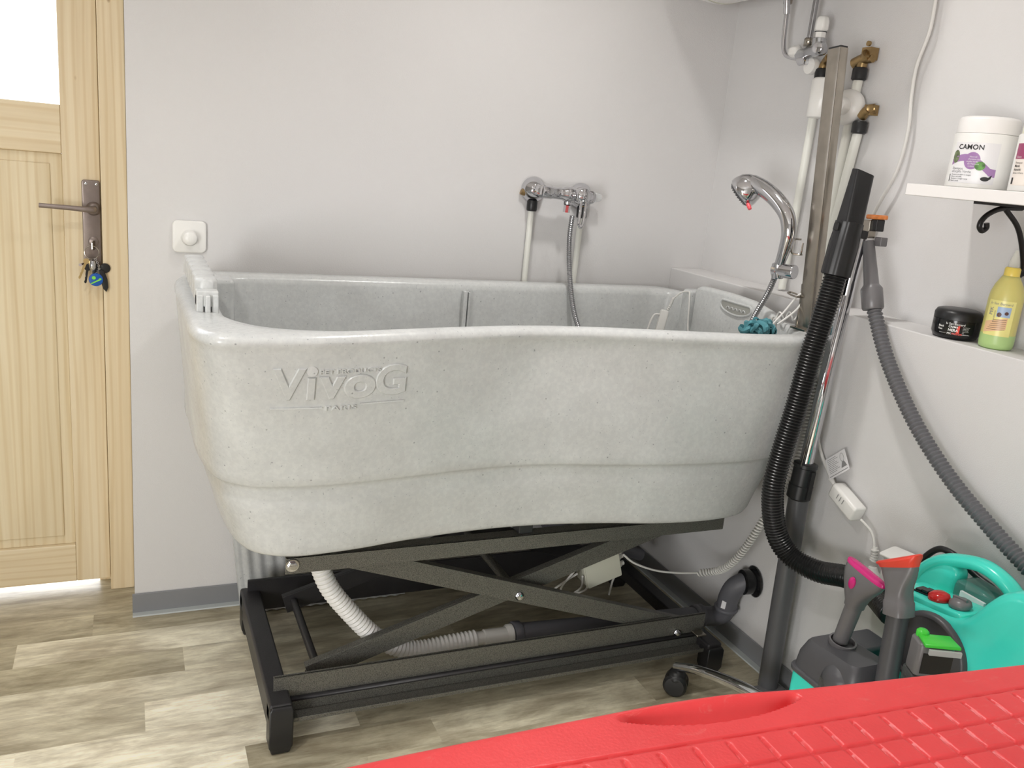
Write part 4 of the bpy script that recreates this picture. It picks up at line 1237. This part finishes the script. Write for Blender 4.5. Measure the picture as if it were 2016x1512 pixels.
JX, JY, JR, JZ = 1.572, 1.275, .0585, 1.290
ja = thing('clay_tub', 'white tub with a lilac label at the left end of the wall shelf', 'jar', (JX, JY, JZ))
MB().lathe([(JR - .004, 0), (JR, .003), (JR, .104), (JR - .002, .106)], frame((JX, JY, JZ), (0, 0, 1)), 64).build('body', WHITEPL, ja, sharp=50)
MB().lathe([(JR - .002, .1065), (JR - .002, .132), (JR - .006, .1375), (JR - .014, .139), (.01, .1385)], frame((JX, JY, JZ), (0, 0, 1)), 64).build('lid', WHITELAQ, ja, sharp=50)
A0 = math.atan2(-1.0, -1.0) + math.radians(-12)   # towards the room
A0 = math.atan2(0 - JY, 0 - JX) + math.radians(-16)
cyl = (JX, JY, JR, JZ, A0)
pm = MB(); cyl_print(pm, *grid_patch(-.045, .045, .010, .088), *cyl, .0003); lb = pm.build('label', PAPER, ja, smooth=True)
pm = MB(); cyl_print(pm, *grid_patch(-.045, .045, 0, 0, 24, lambda u: (.036 + .020 * math.sin(math.pi * min(1, u * 1.0 + .12)) - .012 * u, .047 + .021 * math.sin(math.pi * min(1, u + .12)) - .008 * u)), *cyl, .0005)
cyl_print(pm, *disc_patch(-.001, .053, .0150, .0165), *cyl, .0007)
pm.build('lilac_band', LILAC, lb)
pm = MB(); cyl_print(pm, *disc_patch(-.036, .060, .008, .0125), *cyl, .0006); pm.build('cactus_picture', SAGE, lb)
pm = MB(); cyl_print(pm, *disc_patch(.015, .044, .0095, .0085), *cyl, .0009); pm.build('clay_picture', LEAF, lb)
pm = MB()
wtext(pm, 'CAMON', .0130, -.034, .0785, cyl, bold=.02, space=1.06)
cyl_print(pm, *disc_patch(.028, .020, .008, .0042), *cyl, .0008)
cyl_print(pm, [Vector((.030, .020, 0)), Vector((.040, .0285, 0)), Vector((.038, .020, 0))], [(0, 1, 2)], *cyl, .0009)
cyl_print(pm, [Vector((-.045, .012, 0)), Vector((-.043, .012, 0)), Vector((-.043, .026, 0)), Vector((-.045, .026, 0))], [(0, 1, 2, 3)], *cyl, .0009)
for i, t in enumerate(('Soin purifiant naturel', 'pour chiens et chats', 'peaux sensibles', 'usage externe')):
    wtext(pm, ['Shampoo purifiant 2 usages', 'Détox naturelle', 'Shampoo à l\'argile verte', 'Peau et poils'][i], .0038, -.039, .0255 - i * .0040, cyl)
pm.build('label_ink', INK, lb)
pm = MB(); wtext(pm, 'Shampoo', .0068, -.040, .0372, cyl); wtext(pm, 'all\'argilla Verde', .0068, -.040, .0315, cyl); pm.build('label_title', INKG, lb)
pm = MB()
for i in range(5): wtext(pm, ['Naturali', 'shampoo con', 'argilla verde', 'del Marocco', 'e timo'][i], .0042, -.0105 + .002 * abs(i - 2), .0605 - i * .0045, cyl, .0011)
pm.build('badge_text', WHITEINK, lb)

JX2, JY2 = 1.572, 1.132
jb = thing('shampoo_tub', 'white tub with a maroon-topped cream label beside the clay tub, cut by the picture edge', 'jar', (JX2, JY2, JZ))
MB().lathe([(JR - .004, 0), (JR, .003), (JR, .104), (JR - .002, .106)], frame((JX2, JY2, JZ), (0, 0, 1)), 64).build('body', WHITEPL, jb, sharp=50)
MB().lathe([(JR - .004, .1065), (JR - .004, .128), (JR - .008, .134), (JR - .018, .136), (.01, .1355)], frame((JX2, JY2, JZ), (0, 0, 1)), 64).build('lid', plain('cream_lid', (.80, .80, .64), .4), jb, sharp=50)
A2 = math.atan2(0 - JY2, 0 - JX2) - .25; cyl2 = (JX2, JY2, JR, JZ, A2)
pm = MB(); cyl_print(pm, *grid_patch(-.055, .045, .012, .088), *cyl2, .0003); l2 = pm.build('label', CREAM, jb)
pm = MB(); cyl_print(pm, *grid_patch(-.055, .045, .060, .088), *cyl2, .0006); pm.build('maroon_band', MAROON, l2)
pm = MB(); wtext(pm, 'Shampoo', .005, -.050, .053, cyl2); wtext(pm, 'Manti', .0068, -.051, .047, cyl2, bold=.01); wtext(pm, 'bianchi', .0068, -.051, .0405, cyl2, bold=.01); wtext(pm, 'Bianco e Chiaro', .0042, -.052, .0345, cyl2)
cyl_print(pm, *grid_patch(-.053, -.047, .014, .026, 2), *cyl2, .0006); wtext(pm, 'C', .016, -.016, .080, cyl2, .0010)
pm.build('label_ink', INK, l2)
pm = MB(); wtext(pm, 'Classic', .005, -.050, .0635, cyl2, .0009); pm.build('band_text', PAPER, l2)

# on the ledge
LX, LY, LZ = 1.596, 1.268, .985
bj = thing('mask_jar', 'squat glossy black hair mask jar on the wall ledge', 'jar', (LX, LY, LZ))
BR = .0465
MB().lathe([(BR - .012, 0), (BR - .004, .003), (BR, .012), (BR, .040)], frame((LX, LY, LZ), (0, 0, 1)), 56).build('body', BLACKGL, bj, sharp=60)
MB().lathe([(BR, .0405), (BR, .052), (BR - .004, .059), (BR - .012, .0615), (.005, .0622)], frame((LX, LY, LZ), (0, 0, 1)), 56).build('lid', BLACKPL, bj, sharp=60)
A3 = math.atan2(-LY, -LX) - .02; cyl3 = (LX, LY, BR, LZ, A3)
pm = MB(); wtext(pm, 'Iv San Bernard', .0062, -.019, .0335, cyl3, bold=.008); wtext(pm, 'Black', .0056, -.034, .0265, cyl3, bold=.02); wtext(pm, 'Pass', .0056, -.034, .0205, cyl3, bold=.02)
wtext(pm, 'CREMA', .0056, -.013, .0275, cyl3, bold=.02); wtext(pm, 'NERA', .0074, -.013, .0205, cyl3, bold=.03); wtext(pm, 'PEK', .0050, -.014, .0135, cyl3, bold=.02)
for i in range(6): wtext(pm, ['maschera per', 'manto nero', 'con olio di', 'argan e aloe', 'uso', 'professionale'][i], (.0026), .014, .0290 - i * .0030, cyl3)
cyl_print(pm, *grid_patch(-.030, -.016, .0130, .0134, 6), *cyl3, .0006); cyl_print(pm, *grid_patch(.008, .030, .0130, .0134, 8), *cyl3, .0006)
pm.build('white_print', WHITEINK, bj)
pm = MB(); wtext(pm, 'PASSION', .0050, -.005, .0135, cyl3, bold=.02); cyl_print(pm, *grid_patch(.003, .0085, .0155, .0305, 2, lambda u: (.0155, .0290 + .003 * u)), *cyl3, .0003); pm.build('red_print', REDSIL, bj)

BX, BY = 1.598, 1.172
bo = thing('conditioner_bottle', 'yellow and green conditioner bottle on the wall ledge right of the black jar', 'bottle', (BX, BY, LZ))
bo['label'] = 'yellow and green conditioner bottle on the wall ledge right of the black jar'
MB().lathe([(.026, 0), (.0305, .003), (.0315, .012), (.0315, .098), (.030, .112), (.025, .128), (.0185, .140), (.0150, .146)], frame((BX, BY, LZ), (0, 0, 1)), 48).build('body', YBOT, bo, sharp=60)
gb = MB().lathe([(.0258, -.0004), (.0310, .003), (.0320, .012), (.0320, .030)], frame((BX, BY, LZ), (0, 0, 1)), 48).build('green_base', plain('lime_bottle', (.42, .60, .24), .35), bo, sharp=60); gb['label'] = 'light green bottom of the bottle'
MB().lathe([(.0145, .1455), (.0145, .160), (.012, .163)], frame((BX, BY, LZ), (0, 0, 1)), 32).build('neck_collar', TUBELABEL, bo, sharp=50)
MB().lathe([(.011, .163), (.008, .180), (.004, .192), (.003, .196)], frame((BX, BY, LZ), (0, 0, 1)), 24).build('spout_cap', sheer('clear_spout', (.85, .85, .75), .35, .1), bo, sharp=50)
A4 = math.atan2(-BY, -BX) - .1; cyl4 = (BX, BY, .0315, LZ, A4)
pm = MB(); cyl_print(pm, *grid_patch(-.027, .024, .028, .098), *cyl4, .0008); bl = pm.build('label', YLABEL, bo)
pm = MB(); cyl_print(pm, *grid_patch(-.026, .014, 0, 0, 14, lambda u: (.032 + .010 * u, .054 + .012 * u)), *cyl4, .0011); pm.build('peach_field', PEACH, bl)
pm = MB(); cyl_print(pm, *grid_patch(-.007, .017, .066, .086, 8), *cyl4, .0011); pc = pm.build('dog_picture', SKYP, bl)
pm = MB(); cyl_print(pm, *disc_patch(-.002, .0705, .004, .0045), *cyl4, .0014); cyl_print(pm, *disc_patch(.010, .074, .0035, .0035), *cyl4, .0014)
for i in range(6): cyl_print(pm, *grid_patch(-.010 - .002 * i, .0125, 0, 0, 6, lambda u, i=i: (.0585 - i * .0040 + .003 * u, .0592 - i * .0040 + .003 * u)), *cyl4, .0014)
pm.build('picture_marks', BROWNP, pc)
pm = MB(); wtext(pm, 'Iv San Bernard', .0068, -.022, .0915, cyl4, .0013); wtext(pm, 'PEK', .0095, -.0175, .0680, cyl4, .0013, math.pi / 2, 'LEFT', .01); wtext(pm, 'Conditioner', .0045, -.0105, .056, cyl4, .0013, math.pi / 2)
pm.build('label_ink', INKG, bl)

# ================================================================== VACUUM WAND AND HOSES
wd_ = thing('vacuum_wand', 'upright telescopic vacuum wand, chrome above and dark grey below, beside the bathtub', 'vacuum wand', (1.487, 1.49, 0))
W0 = Vector((1.484, 1.490, .02)); W1 = Vector((1.470, 1.490, .565)); W2 = Vector((1.505, 1.490, 1.175))
MB().tube([W0, W0.lerp(W1, .5), W1], .0245, 32).build('lower_tube', TUBEGREY, wd_)
k = MB(); M_ = frame(W1, (W2 - W1)); k.lathe([(.024, -.028), (.0285, -.024), (.0285, .008), (.0265, .010), (.0265, .052), (.0285, .054), (.0285, .062), (.024, .064)], M_, 32)
k.box(-.006, .006, -.032, -.020, -.020, .050, M_)
k.build('clamp_collar', BLACKPL, wd_, sharp=40)
MB().tube([W1, W2], .0165, 32).build('chrome_tube', CHROME, wd_)
k = MB(); k.tube([W1 + Vector((-.020, -.010, .06)), W2 + Vector((-.020, -.010, -.14))], .0040, 8); k.build('guide_rod', CHROME, wd_)
k = MB(); k.box(1.400, 1.520, 1.42, 1.50, .004, .022); k.build('floor_nozzle', MGREY, wd_, bevel=.008, seg=3)

vh = thing('vacuum_hose', 'glossy black ribbed vacuum hose with a flat crevice nozzle at its top', 'vacuum hose', (1.44, 1.47, 1.1))
k = MB()
ribbed(k, [(1.430, 1.462, 1.085), (1.420, 1.462, 1.02), (1.400, 1.462, .90), (1.385, 1.462, .78), (1.366, 1.462, .66), (1.358, 1.458, .57), (1.376, 1.443, .478), (1.405, 1.412, .428), (1.435, 1.355, .416), (1.453, 1.285, .434), (1.445, 1.21, .440), (1.41, 1.12, .440)], .0258, .0070, .0034, 22, 6)
k.build('ribbed_tube', plain('black_hose_plastic', (.014, .014, .014), .26), vh)
k = MB(); M_ = frame((1.430, 1.464, 1.080), (.025, 0, .227), (1, 0, 0))
rs = []
for r_, h in ((.028, 0), (.033, .002), (.033, .070), (.030, .108), (.031, .112), (.031, .118), (.022, .119)):
    rs.append([M_ @ Vector((r_ * (1 + .035 * (1 if (j // 2) % 2 else -1)) * math.cos(2 * math.pi * j / 48), r_ * .9 * math.sin(2 * math.pi * j / 48), h)) for j in range(48)])
k.rings(rs); k.build('hose_cuff', BLACKPL, vh, sharp=50)
k = MB()
for s_ in (-1, 1): k.box(s_ * .031 - .006, s_ * .031 + .006, -.007, .007, .096, .112, M_)
k.box(.032, .052, -.010, .008, .090, .108, M_)
k.build('clip_lug', BLACKPL, vh, bevel=.0015)
k = MB(); rs = []
for h, a_, b_2 in ((.112, .0255, .020), (.140, .0255, .018), (.230, .0265, .010)):
    rs.append([M_ @ Vector((x * a_ / .5, y * b_2 / .5, h + (.006 * (x + .5) * -1 if h > .2 else 0))) for x, y in rrect(1, 1, .22, 5)])
k.rings(rs); k.build('crevice_nozzle', BLACKPL, vh, sharp=50)
k = MB(); k.tube([M_ @ Vector((.006, -.0188, .06)), M_ @ Vector((.006, -.0178, .130)), M_ @ Vector((.003, -.0170, .140))], .0014, 6); k.build('nozzle_rib', BLACKPL, vh)

gh = thing('steam_hose', 'grey ribbed hose with a grey conical cuff hanging beside the vacuum wand on the right', 'hose', (1.50, 1.47, 1.15))
k = MB(); ribbed(k, [(1.515, 1.428, 1.035), (1.515, 1.412, 1.005), (1.507, 1.345, .915), (1.500, 1.240, .811), (1.500, 1.128, .726), (1.500, 1.010, .662), (1.50, .90, .610), (1.49, .80, .55)], .0165, .0090, .0034, 18, 6)
k.build('ribbed_tube', plain('grey_hose_plastic', (.135, .135, .145), .35), gh)
k = MB(); D_ = Vector((0, .055, .158)); M_ = frame((1.515, 1.428, 1.035), D_)
k.lathe([(.0215, -.022), (.0235, -.018), (.0235, .024), (.0180, .032), (.0165, .034), (.0125, .128), (.012, .132)], M_, 28)
k.build('cuff', MGREY, gh, sharp=40)
k = MB(); M2 = frame((1.517, 1.478, 1.172), (0, .05, 1), (1, 0, 0))
k.box(-.012, .010, -.012, .012, -.006, .034, M2); k.build('connector', STEEL, gh, bevel=.002)
k = MB(); k.box(-.006, .018, -.026, -.008, .010, .036, M2); k.build('connector_block', BLACKPL, gh, bevel=.002)
k = MB(); prism(k, [(-.014, -.026), (.020, -.030), (.024, -.022), (.016, -.004), (-.012, .002)], M2, .036, .046, .003); k.build('tip_cap', ORANGE, gh, sharp=50)
k = MB(); k.box(.006, .026, -.034, -.014, -.022, -.002, M2); k.build('latch', MGREY, gh, bevel=.002)

# ================================================================== STEAM CLEANER
sc = thing('steam_cleaner', 'teal steam vacuum cleaner with arched handle and red and grey knobs', 'steam cleaner', (1.38, .95, 0))
XF, XB = 1.300, 1.475
side = [(1.060, .03), (1.048, .30), (1.044, .425), (1.054, .500), (1.062, .525), (1.058, .538), (1.040, .543), (1.000, .549), (.935, .558), (.905, .566), (.888, .580), (.860, .625), (.835, .652), (.800, .664), (.745, .650), (.690, .600), (.650, .520), (.640, .40), (.645, .03)]
sd = resample(cr([(a, b, 0) for a, b in side], 6), n=110)
k = MB(); prism(k, [(p.x, p.y) for p in sd], frame((0, 0, 0), (1, 0, 0), (0, 1, 0)), XF, XB, .016)
k.build('body_shell', TEAL, sc, sharp=50)
# control deck as a raised strip
k = MB(); M_ = frame((1.352, .978, .5570), (0.0, .13, 1), (0, 1, -.13)); prism(k, rrect(.150, .080, .012), M_, -.012, .004, .003); k.build('control_deck', TEAL, sc, sharp=50)
# arched handle
hpts = [(1.432, 1.088, .48), (1.430, 1.084, .545), (1.428, 1.050, .590), (1.425, 1.005, .613), (1.422, .955, .624), (1.420, .905, .612), (1.418, .865, .580), (1.418, .835, .555)]
H_ = cr(hpts, 8)
k = MB(); rs = []
for i, p in enumerate(H_):
    t = (H_[min(i + 1, len(H_) - 1)] - H_[max(i - 1, 0)]).normalized(); n_ = Vector((1, 0, 0)); u = t.cross(n_).normalized()
    s_ = .0130 + .010 * (1 - min(1, i / 18.0)) 
    rs.append([p + n_ * (.019 * math.cos(q)) + u * (s_ * math.sin(q)) for q in [2 * math.pi * j / 20 for j in range(20)]])
k.rings(rs); k.build('handle', TEAL, sc, sharp=70)
k = MB(); prism(k, [(p.x, p.y) for p in resample(cr([(1.095, .50, 0), (1.092, .545, 0), (1.066, .585, 0), (1.03, .600, 0), (1.004, .592, 0), (1.000, .560, 0), (1.0, .50, 0)], 6), n=50)], frame((0, 0, 0), (1, 0, 0), (0, 1, 0)), 1.412, 1.446, .008)
k.build('handle_web', TEAL, sc, sharp=60)
# translucent tank behind the handle
k = MB(); prism(k, [(p.x, p.y) for p in resample(cr([(.998, .50, 0), (.997, .548, 0), (.996, .576, 0), (.985, .586, 0), (.930, .583, 0), (.90, .565, 0), (.90, .50, 0)], 6), n=40)], frame((0, 0, 0), (1, 0, 0), (0, 1, 0)), 1.400, 1.455, .006)
k.build('clear_tank', TANK, sc, sharp=50)
k = MB(); k.box(1.392, 1.398, .925, .975, .553, .572)
for i in range(5): pass
k.build('tank_sticker', PAPER, sc, smooth=False)
# wheel disc on the side
k = MB(); k.lathe([(.076, 0), (.076, .010), (.072, .014), (.068, .014), (.066, .010), (.012, .012), (.004, .013)], frame((XF + .002, .938, .478), (-1, 0, 0)), 56); k.build('side_disc', DGREY, sc, sharp=50)
def mush(y, z, x, r, mat, nm, rz=1.0):
    return MB().lathe([(r * .8, 0), (r, r * .25), (r * .92, r * .62), (r * .55, r * .86), (.001, r * .92)], frame((x, y, z), (-.12, .13, 1)), 32).build(nm, mat, sc, sharp=70)
rk = mush(.972, .560, 1.338, .0195, REDK, 'power_button'); rk['label'] = 'round red button'
gk = mush(.932, .567, 1.342, .0195, MGREY, 'steam_knob'); gk['label'] = 'round grey dial'
k = MB(); k.box(-.003, .003, -.014, .014, .012, .020, frame((1.342, .932, .567), (-.12, .13, 1))); k.build('dial_ridge', MGREY, gk, bevel=.001)
k = MB(); M_ = frame((1.342, 1.006, .5575), (-.06, .13, 1), (0, 1, -.13)); k.box(-.016, .016, -.012, .012, 0, .004, M_); k.box(-.013, .000, -.010, .010, .004, .009, M_); k.box(.002, .014, -.010, .010, .004, .007, M_); k.build('rocker_switch', BLACKGL, sc, bevel=.001)
# power cord loop
k = MB(); k.tube(cr([(1.462, 1.120, .470), (1.466, 1.133, .515), (1.470, 1.126, .549), (1.470, 1.111, .575), (1.470, 1.093, .592), (1.470, 1.072, .596), (1.470, 1.048, .592), (1.470, 1.002, .577), (1.470, .962, .568), (1.468, .93, .54)], 10), .0065, 12); k.build('power_cord', BLACKPL, sc)

# grey tool caddy lid with socket on teal bin
bn = thing('tool_caddy', 'teal bin with a dark grey lid holding the magenta edged nozzle', 'caddy', (1.25, 1.06, 0))
k = MB(); prism(k, rrect(.108, .160, .020), frame((1.238, 1.062, 0), (0, 0, 1)), .04, .345, .004); k.build('bin', TEAL, bn, sharp=50)
k = MB(); prism(k, rrect(.118, .168, .022), frame((1.238, 1.062, 0), (0, 0, 1)), .345, .356, .003); k.build('lid_rim', DGREY, bn, sharp=50)
k = MB(); rs = []
for z, dx, dy in ((.356, .054, .080), (.385, .052, .076), (.415, .044, .066), (.421, .040, .062)):
    rs.append([(1.238 + x * dx * 2, 1.062 + y * dy * 2, z + (.010 * (-(y)) if z > .4 else 0)) for x, y in rrect(1, 1, .18, 5)])
k.rings(rs); ld = k.build('lid', DGREY, bn, sharp=35)
k = MB(); k.lathe([(.024, 0), (.026, .004), (.026, .012), (.0225, .012), (.0225, .002)], frame((1.246, 1.083, .416), (0, -.1, 1)), 36, True, True); k.build('holder_ring', MGREY, ld, sharp=40)
k = MB(); k.lathe([(.040, 0), (.041, .003), (.036, .020), (.024, .034), (.010, .038)], frame((1.215, 1.035, .375), (-.5, -.4, 1)), 32); k.build('lid_dome', DGREY, ld, sharp=60)
k = MB(); k.box(1.300, 1.375, 1.070, 1.14, .33, .405); k.build('side_bracket', DGREY, bn, bevel=.008, seg=3)
k = MB(); prism(k, [(0, 0), (.030, 0), (.016, .026), (0, .030)], frame((1.176, 1.055, .348), (-1, -.4, 0), (0, -1, 0)), 0, .002); k.build('clear_window', CLEAR, bn, smooth=False)

# nozzle with magenta trim
n1 = thing('window_nozzle', 'grey nozzle with a magenta edge and oval magenta button, upright in the tool caddy', 'nozzle', (1.258, 1.083, .42))
A_ = Vector((1.246, 1.088, .424)); B_ = Vector((1.250, 1.076, .508))
MB().tube([A_, A_.lerp(B_, .5), B_], [.0150, .0155, .0160], 24).build('shaft', MGREY, n1)
T_ = Vector((1.250, 1.066, .585))
def flat_head(base, top, secs, nm, mat, par, xdir):
    """lofted nozzle head; secs: (t, half width, half depth, sideways shift)"""
    M_ = frame(base, top - base, xdir); L_ = (top - base).length; rs = []
    for t, w_, d_, sx_, tl in secs:
        rs.append([M_ @ Vector((w_ * (abs(math.cos(q)) ** .6) * (1 if math.cos(q) > 0 else -1) + sx_, d_ * (abs(math.sin(q)) ** .7) * (1 if math.sin(q) > 0 else -1), t * L_ + tl * w_ * (abs(math.cos(q)) ** .6) * (1 if math.cos(q) > 0 else -1))) for q in [2 * math.pi * j / 36 for j in range(36)]])
    k = MB(); k.rings(rs); return k.build(nm, mat, par, sharp=60), M_, L_
o, M_, L_ = flat_head(B_, T_, [(-.05, .0165, .0165, 0, 0), (.05, .017, .017, 0, 0), (.25, .024, .019, .002, 0), (.50, .036, .018, .003, .0), (.72, .046, .015, .001, -.02), (.90, .050, .011, -.002, -.05)], 'head', MGREY, n1, (0.1, 1, 0))
flat_head(B_, T_, [(.90, .051, .0105, -.002, -.05), (.98, .051, .0095, -.002, -.05), (1.0, .050, .007, -.002, -.05)], 'trim_strip', PINK, n1, (0.1, 1, 0))[0]['label'] = 'magenta rubber edge'
kk = MB().lathe([(1, 0), (.95, .25), (.6, .5), (.02, .6)], M_ @ Matrix.Translation((.006, .0165, .045)) @ Matrix.Rotation(R(-90), 4, 'X') @ Matrix.Diagonal((.0085, .0125, .009, 1)), 24).build('button', PINK, n1); kk['label'] = 'oval magenta button'

# red silicone nozzle on a thick dark tube
n2 = thing('wiper_nozzle', 'tall grey nozzle with a curved red silicone lip, standing right of the magenta nozzle', 'nozzle', (1.24, .965, .30))
A_ = Vector((1.238, .955, .24)); B_ = Vector((1.240, .972, .552))
MB().tube([A_, A_.lerp(B_, .5), B_], .0190, 28).build('tube', DGREY, n2)
T_ = Vector((1.242, .996, .648))
o, M_, L_ = flat_head(B_, T_, [(-.06, .0235, .0235, 0, 0), (.18, .0230, .0230, 0, 0), (.20, .0215, .0215, 0, 0), (.36, .0205, .0205, 0, 0), (.50, .024, .019, 0, 0), (.66, .032, .017, .0, -.06), (.78, .036, .015, .0, -.14), (.84, .037, .013, .0, -.20)], 'head', MGREY, n2, (0, 1, .1))
o, M_, L_ = flat_head(B_, T_, [(.80, .038, .0150, .001, -.20), (.86, .0395, .017, .001, -.26), (.91, .044, .019, .002, -.30), (.95, .046, .015, .002, -.33), (.97, .044, .006, .002, -.34)], 'silicone_lip', REDSIL, n2, (0, 1, .1))
o['label'] = 'curved red silicone lip'

# green window nozzle
n3 = thing('squeegee_nozzle', 'clear and grey nozzle with a bright green top plate beside the red table', 'nozzle', (1.20, .86, .45))
M_ = frame((1.210, .872, .500), (.0, .0, 1), (-.9, .42, 0)) @ Matrix.Scale(.88, 4)
k = MB(); prism(k, rrect(.068, .046, .010), M_, .0, .066, .004); k.build('head', MGREY, n3, sharp=50)
k = MB(); prism(k, rrect(.060, .052, .008), frame((1.210, .872, .34), (0, 0, 1), (-.9, .42, 0)), 0, .158, .003); k.build('body', CLEAR, n3, sharp=50)
k = MB(); k.box(-.030, .026, .0232, .0245, .008, .050, M_); k.build('front_window', BLACKGL, n3, smooth=False)
k = MB(); prism(k, [(-.034, -.010), (.026, -.010), (.030, .032), (-.036, .032)], M_, .066, .073, .002); gp = k.build('green_plate', GREEN, n3, sharp=50); gp['label'] = 'bright green top plate'
k = MB(); k.lathe([(.010, 0), (.010, .010), (.007, .013)], frame(M_ @ Vector((.016, -.014, .064)), (0, 0, 1)), 20); k.build('green_button', GREEN, n3, sharp=50)
k = MB(); k.box(-.036, .024, .034, .040, .055, .066, M_); k.build('wiper_blade', sheer('clear_blade', (.6, .6, .6), .6, .1), n3, bevel=.001)

# ================================================================== STOOL BASE UNDER THE TABLE
st = thing('wheeled_base', 'chrome star base on black casters showing beyond the edge of the red table', 'base', (1.42, 1.30, 0))
bc = Vector((1.330, 1.270, 0))
def caster(p, cdir):
    for s_ in (-1, 1):
        k = MB()
        k.lathe([(.006, 0), (.026, .001), (.030, .004), (.030, .014), (.024, .020), (.008, .021)], frame(p + Vector((0, 0, .0305)) + cdir * (s_ * .0035), cdir * s_), 28)
        o = k.build('caster_wheel', BLACKPL, st, sharp=40)
    q = MB(); q.tube([p + Vector((0, 0, .04)), p + Vector((0, 0, .074))], .006, 12)
    q.lathe([(.024, 0), (.026, .006), (.018, .022), (.008, .026)], frame(p + Vector((0, 0, .042)), (0, 0, 1)), 20)
    q.build('caster_hood', BLACKPL, st, sharp=50)
v0 = Vector((1.243, 1.553, 0)) - bc
for i in (0, 1, 3, 4):
    dd = Matrix.Rotation(R(72 * i), 3, 'Z') @ v0; tip = bc + dd
    if tip.x > 1.49: tip = bc + dd * ((1.49 - bc.x) / dd.x)
    dd = dd.normalized()
    cdir = Matrix.Rotation(.5, 3, 'Z') @ Vector((-dd.y, dd.x, 0))
    k = MB(); Lp = cr([bc + Vector((0, 0, .125)), bc.lerp(tip, .4) + Vector((0, 0, .120)), bc.lerp(tip, .8) + Vector((0, 0, .098)), bc.lerp(tip, 1.03) + Vector((0, 0, .072))], 8)
    k.tube(Lp, [.017 - .0003 * j for j in range(len(Lp))], 16); k.build('leg', CHROME, st)
    caster(tip, cdir)
MB().lathe([(.030, .095), (.034, .10), (.034, .135), (.026, .14)], frame(bc, (0, 0, 1)), 32).build('hub', CHROME, st, sharp=40)

# ================================================================== RED TABLE
ta = thing('grooming_table', 'red plastic grooming table top with a square non-slip pattern and hand grip', 'table', (.62, .35, 0))
ZT = .72
EX = np.array([-.30, .05, .147, .23, .333, .449, .51, .586, .661, .742, .841, .917, 1.009, 1.20])
EY = np.array([.640, .655, .657, .659, .660, .660, .6575, .652, .642, .632, .621, .612, .602, .578])
nx, ny = 620, 330
xs = np.linspace(-.02, 1.18, nx); vv = np.linspace(0, 1, ny) ** 1.0
ye = np.interp(xs, EX, EY)
for _ in range(6): ye[1:-1] = (ye[:-2] + ye[1:-1] * 2 + ye[2:]) / 4
depth = vv * .56                       # distance from the far edge
X = np.repeat(xs[:, None], ny, 1); Yv = ye[:, None] - depth[None, :]
Z = np.full_like(X, ZT)
er = .011                              # rounded far edge
dd = depth[None, :] * np.ones_like(X)
Z -= np.where(dd < er, er - np.sqrt(np.maximum(0, er ** 2 - (er - dd) ** 2)), 0)
# pattern axes
ang = math.atan2(-.038, .60)
ux, uy = math.cos(ang), math.sin(ang)
A = (X - .500) * ux + (Yv - .585) * uy
B = -((X - .500) * -uy + (Yv - .585) * ux)          # grows towards the viewer
pa, pb = .0388, .0370
def groove(t, wd):
    return np.clip(1 - np.abs(t) / wd, 0, 1)
fa = (A / pa + .5) % 1 - .5; fbq = (B / pb + .5) % 1 - .5
inside = 1 / (1 + np.exp(-(B - .0035) / .0006))
g = np.maximum(groove(fa * pa, .0026), groove(fbq * pb, .0026)) * inside
border = groove(B + .0040, .0020)
Z -= .0026 * np.minimum(1, g * 1.4) + .0026 * np.minimum(1, border * 1.4)
Z -= .0004 * (1 - inside) * 0
# grip scoop: crescent with a steep far side
def cres(x): return np.clip(1 - ((x - .560) / .112) ** 2, 0, 1)
ce = np.interp(X[:, 0], EX, EY)
cc_ = cres(X)
near = .020 + .024 * cc_ ; far = .010
t = (dd - far) / np.maximum(near - far, 1e-4)
tt = np.clip(t, 0, 1)
prof_ = np.where(t > 0, np.sin(math.pi / 2 * tt) ** 1.3, 0) * np.clip(1 - (t - 1) / .06, 0, 1)
Z -= .019 * prof_ * sstep(0, .30, cc_)
Z += .0030 * np.exp(-((dd - .010) / .008) ** 2) * cc_
vs = np.stack([X, Yv, Z], -1).reshape(-1, 3)
idx = np.arange(nx * ny).reshape(nx, ny)
fs = np.stack([idx[:-1, :-1], idx[1:, :-1], idx[1:, 1:], idx[:-1, 1:]], -1).reshape(-1, 4)
vs = vs.tolist(); fs = fs.tolist()
# skirt all round and an underside
n0 = len(vs)
loop = list(idx[:, 0]) + list(idx[-1, 1:]) + list(idx[-2::-1, -1]) + list(idx[0, -2:0:-1])
for i in loop: vs.append([vs[i][0], vs[i][1], ZT - .045])
m_ = len(loop)
for i in range(m_):
    j = (i + 1) % m_
    fs.append([loop[i], loop[j], n0 + j, n0 + i])
fs.append([n0 + i for i in range(m_)][::-1])
me = bpy.data.meshes.new('table_top'); me.from_pydata(vs, [], fs)
bm = bmesh.new(); bm.from_mesh(me); bmesh.ops.recalc_face_normals(bm, faces=bm.faces)
for e in bm.edges:
    if len(e.link_faces) == 2 and e.calc_face_angle(0) > R(60): e.smooth = False
bm.to_mesh(me); bm.free()
link('table_top', me, REDT, ta)
MB().box(.10, 1.05, .15, .55, ZT - .085, ZT - .046).build('support_frame', BLK, ta, bevel=.003)
for x in (.14, .98):
    for y in (.18, .50):
        MB().box(x, x + .035, y, y + .035, 0, ZT - .085).build('leg', BLK, ta, bevel=.003)
bpy.context.view_layer.update()
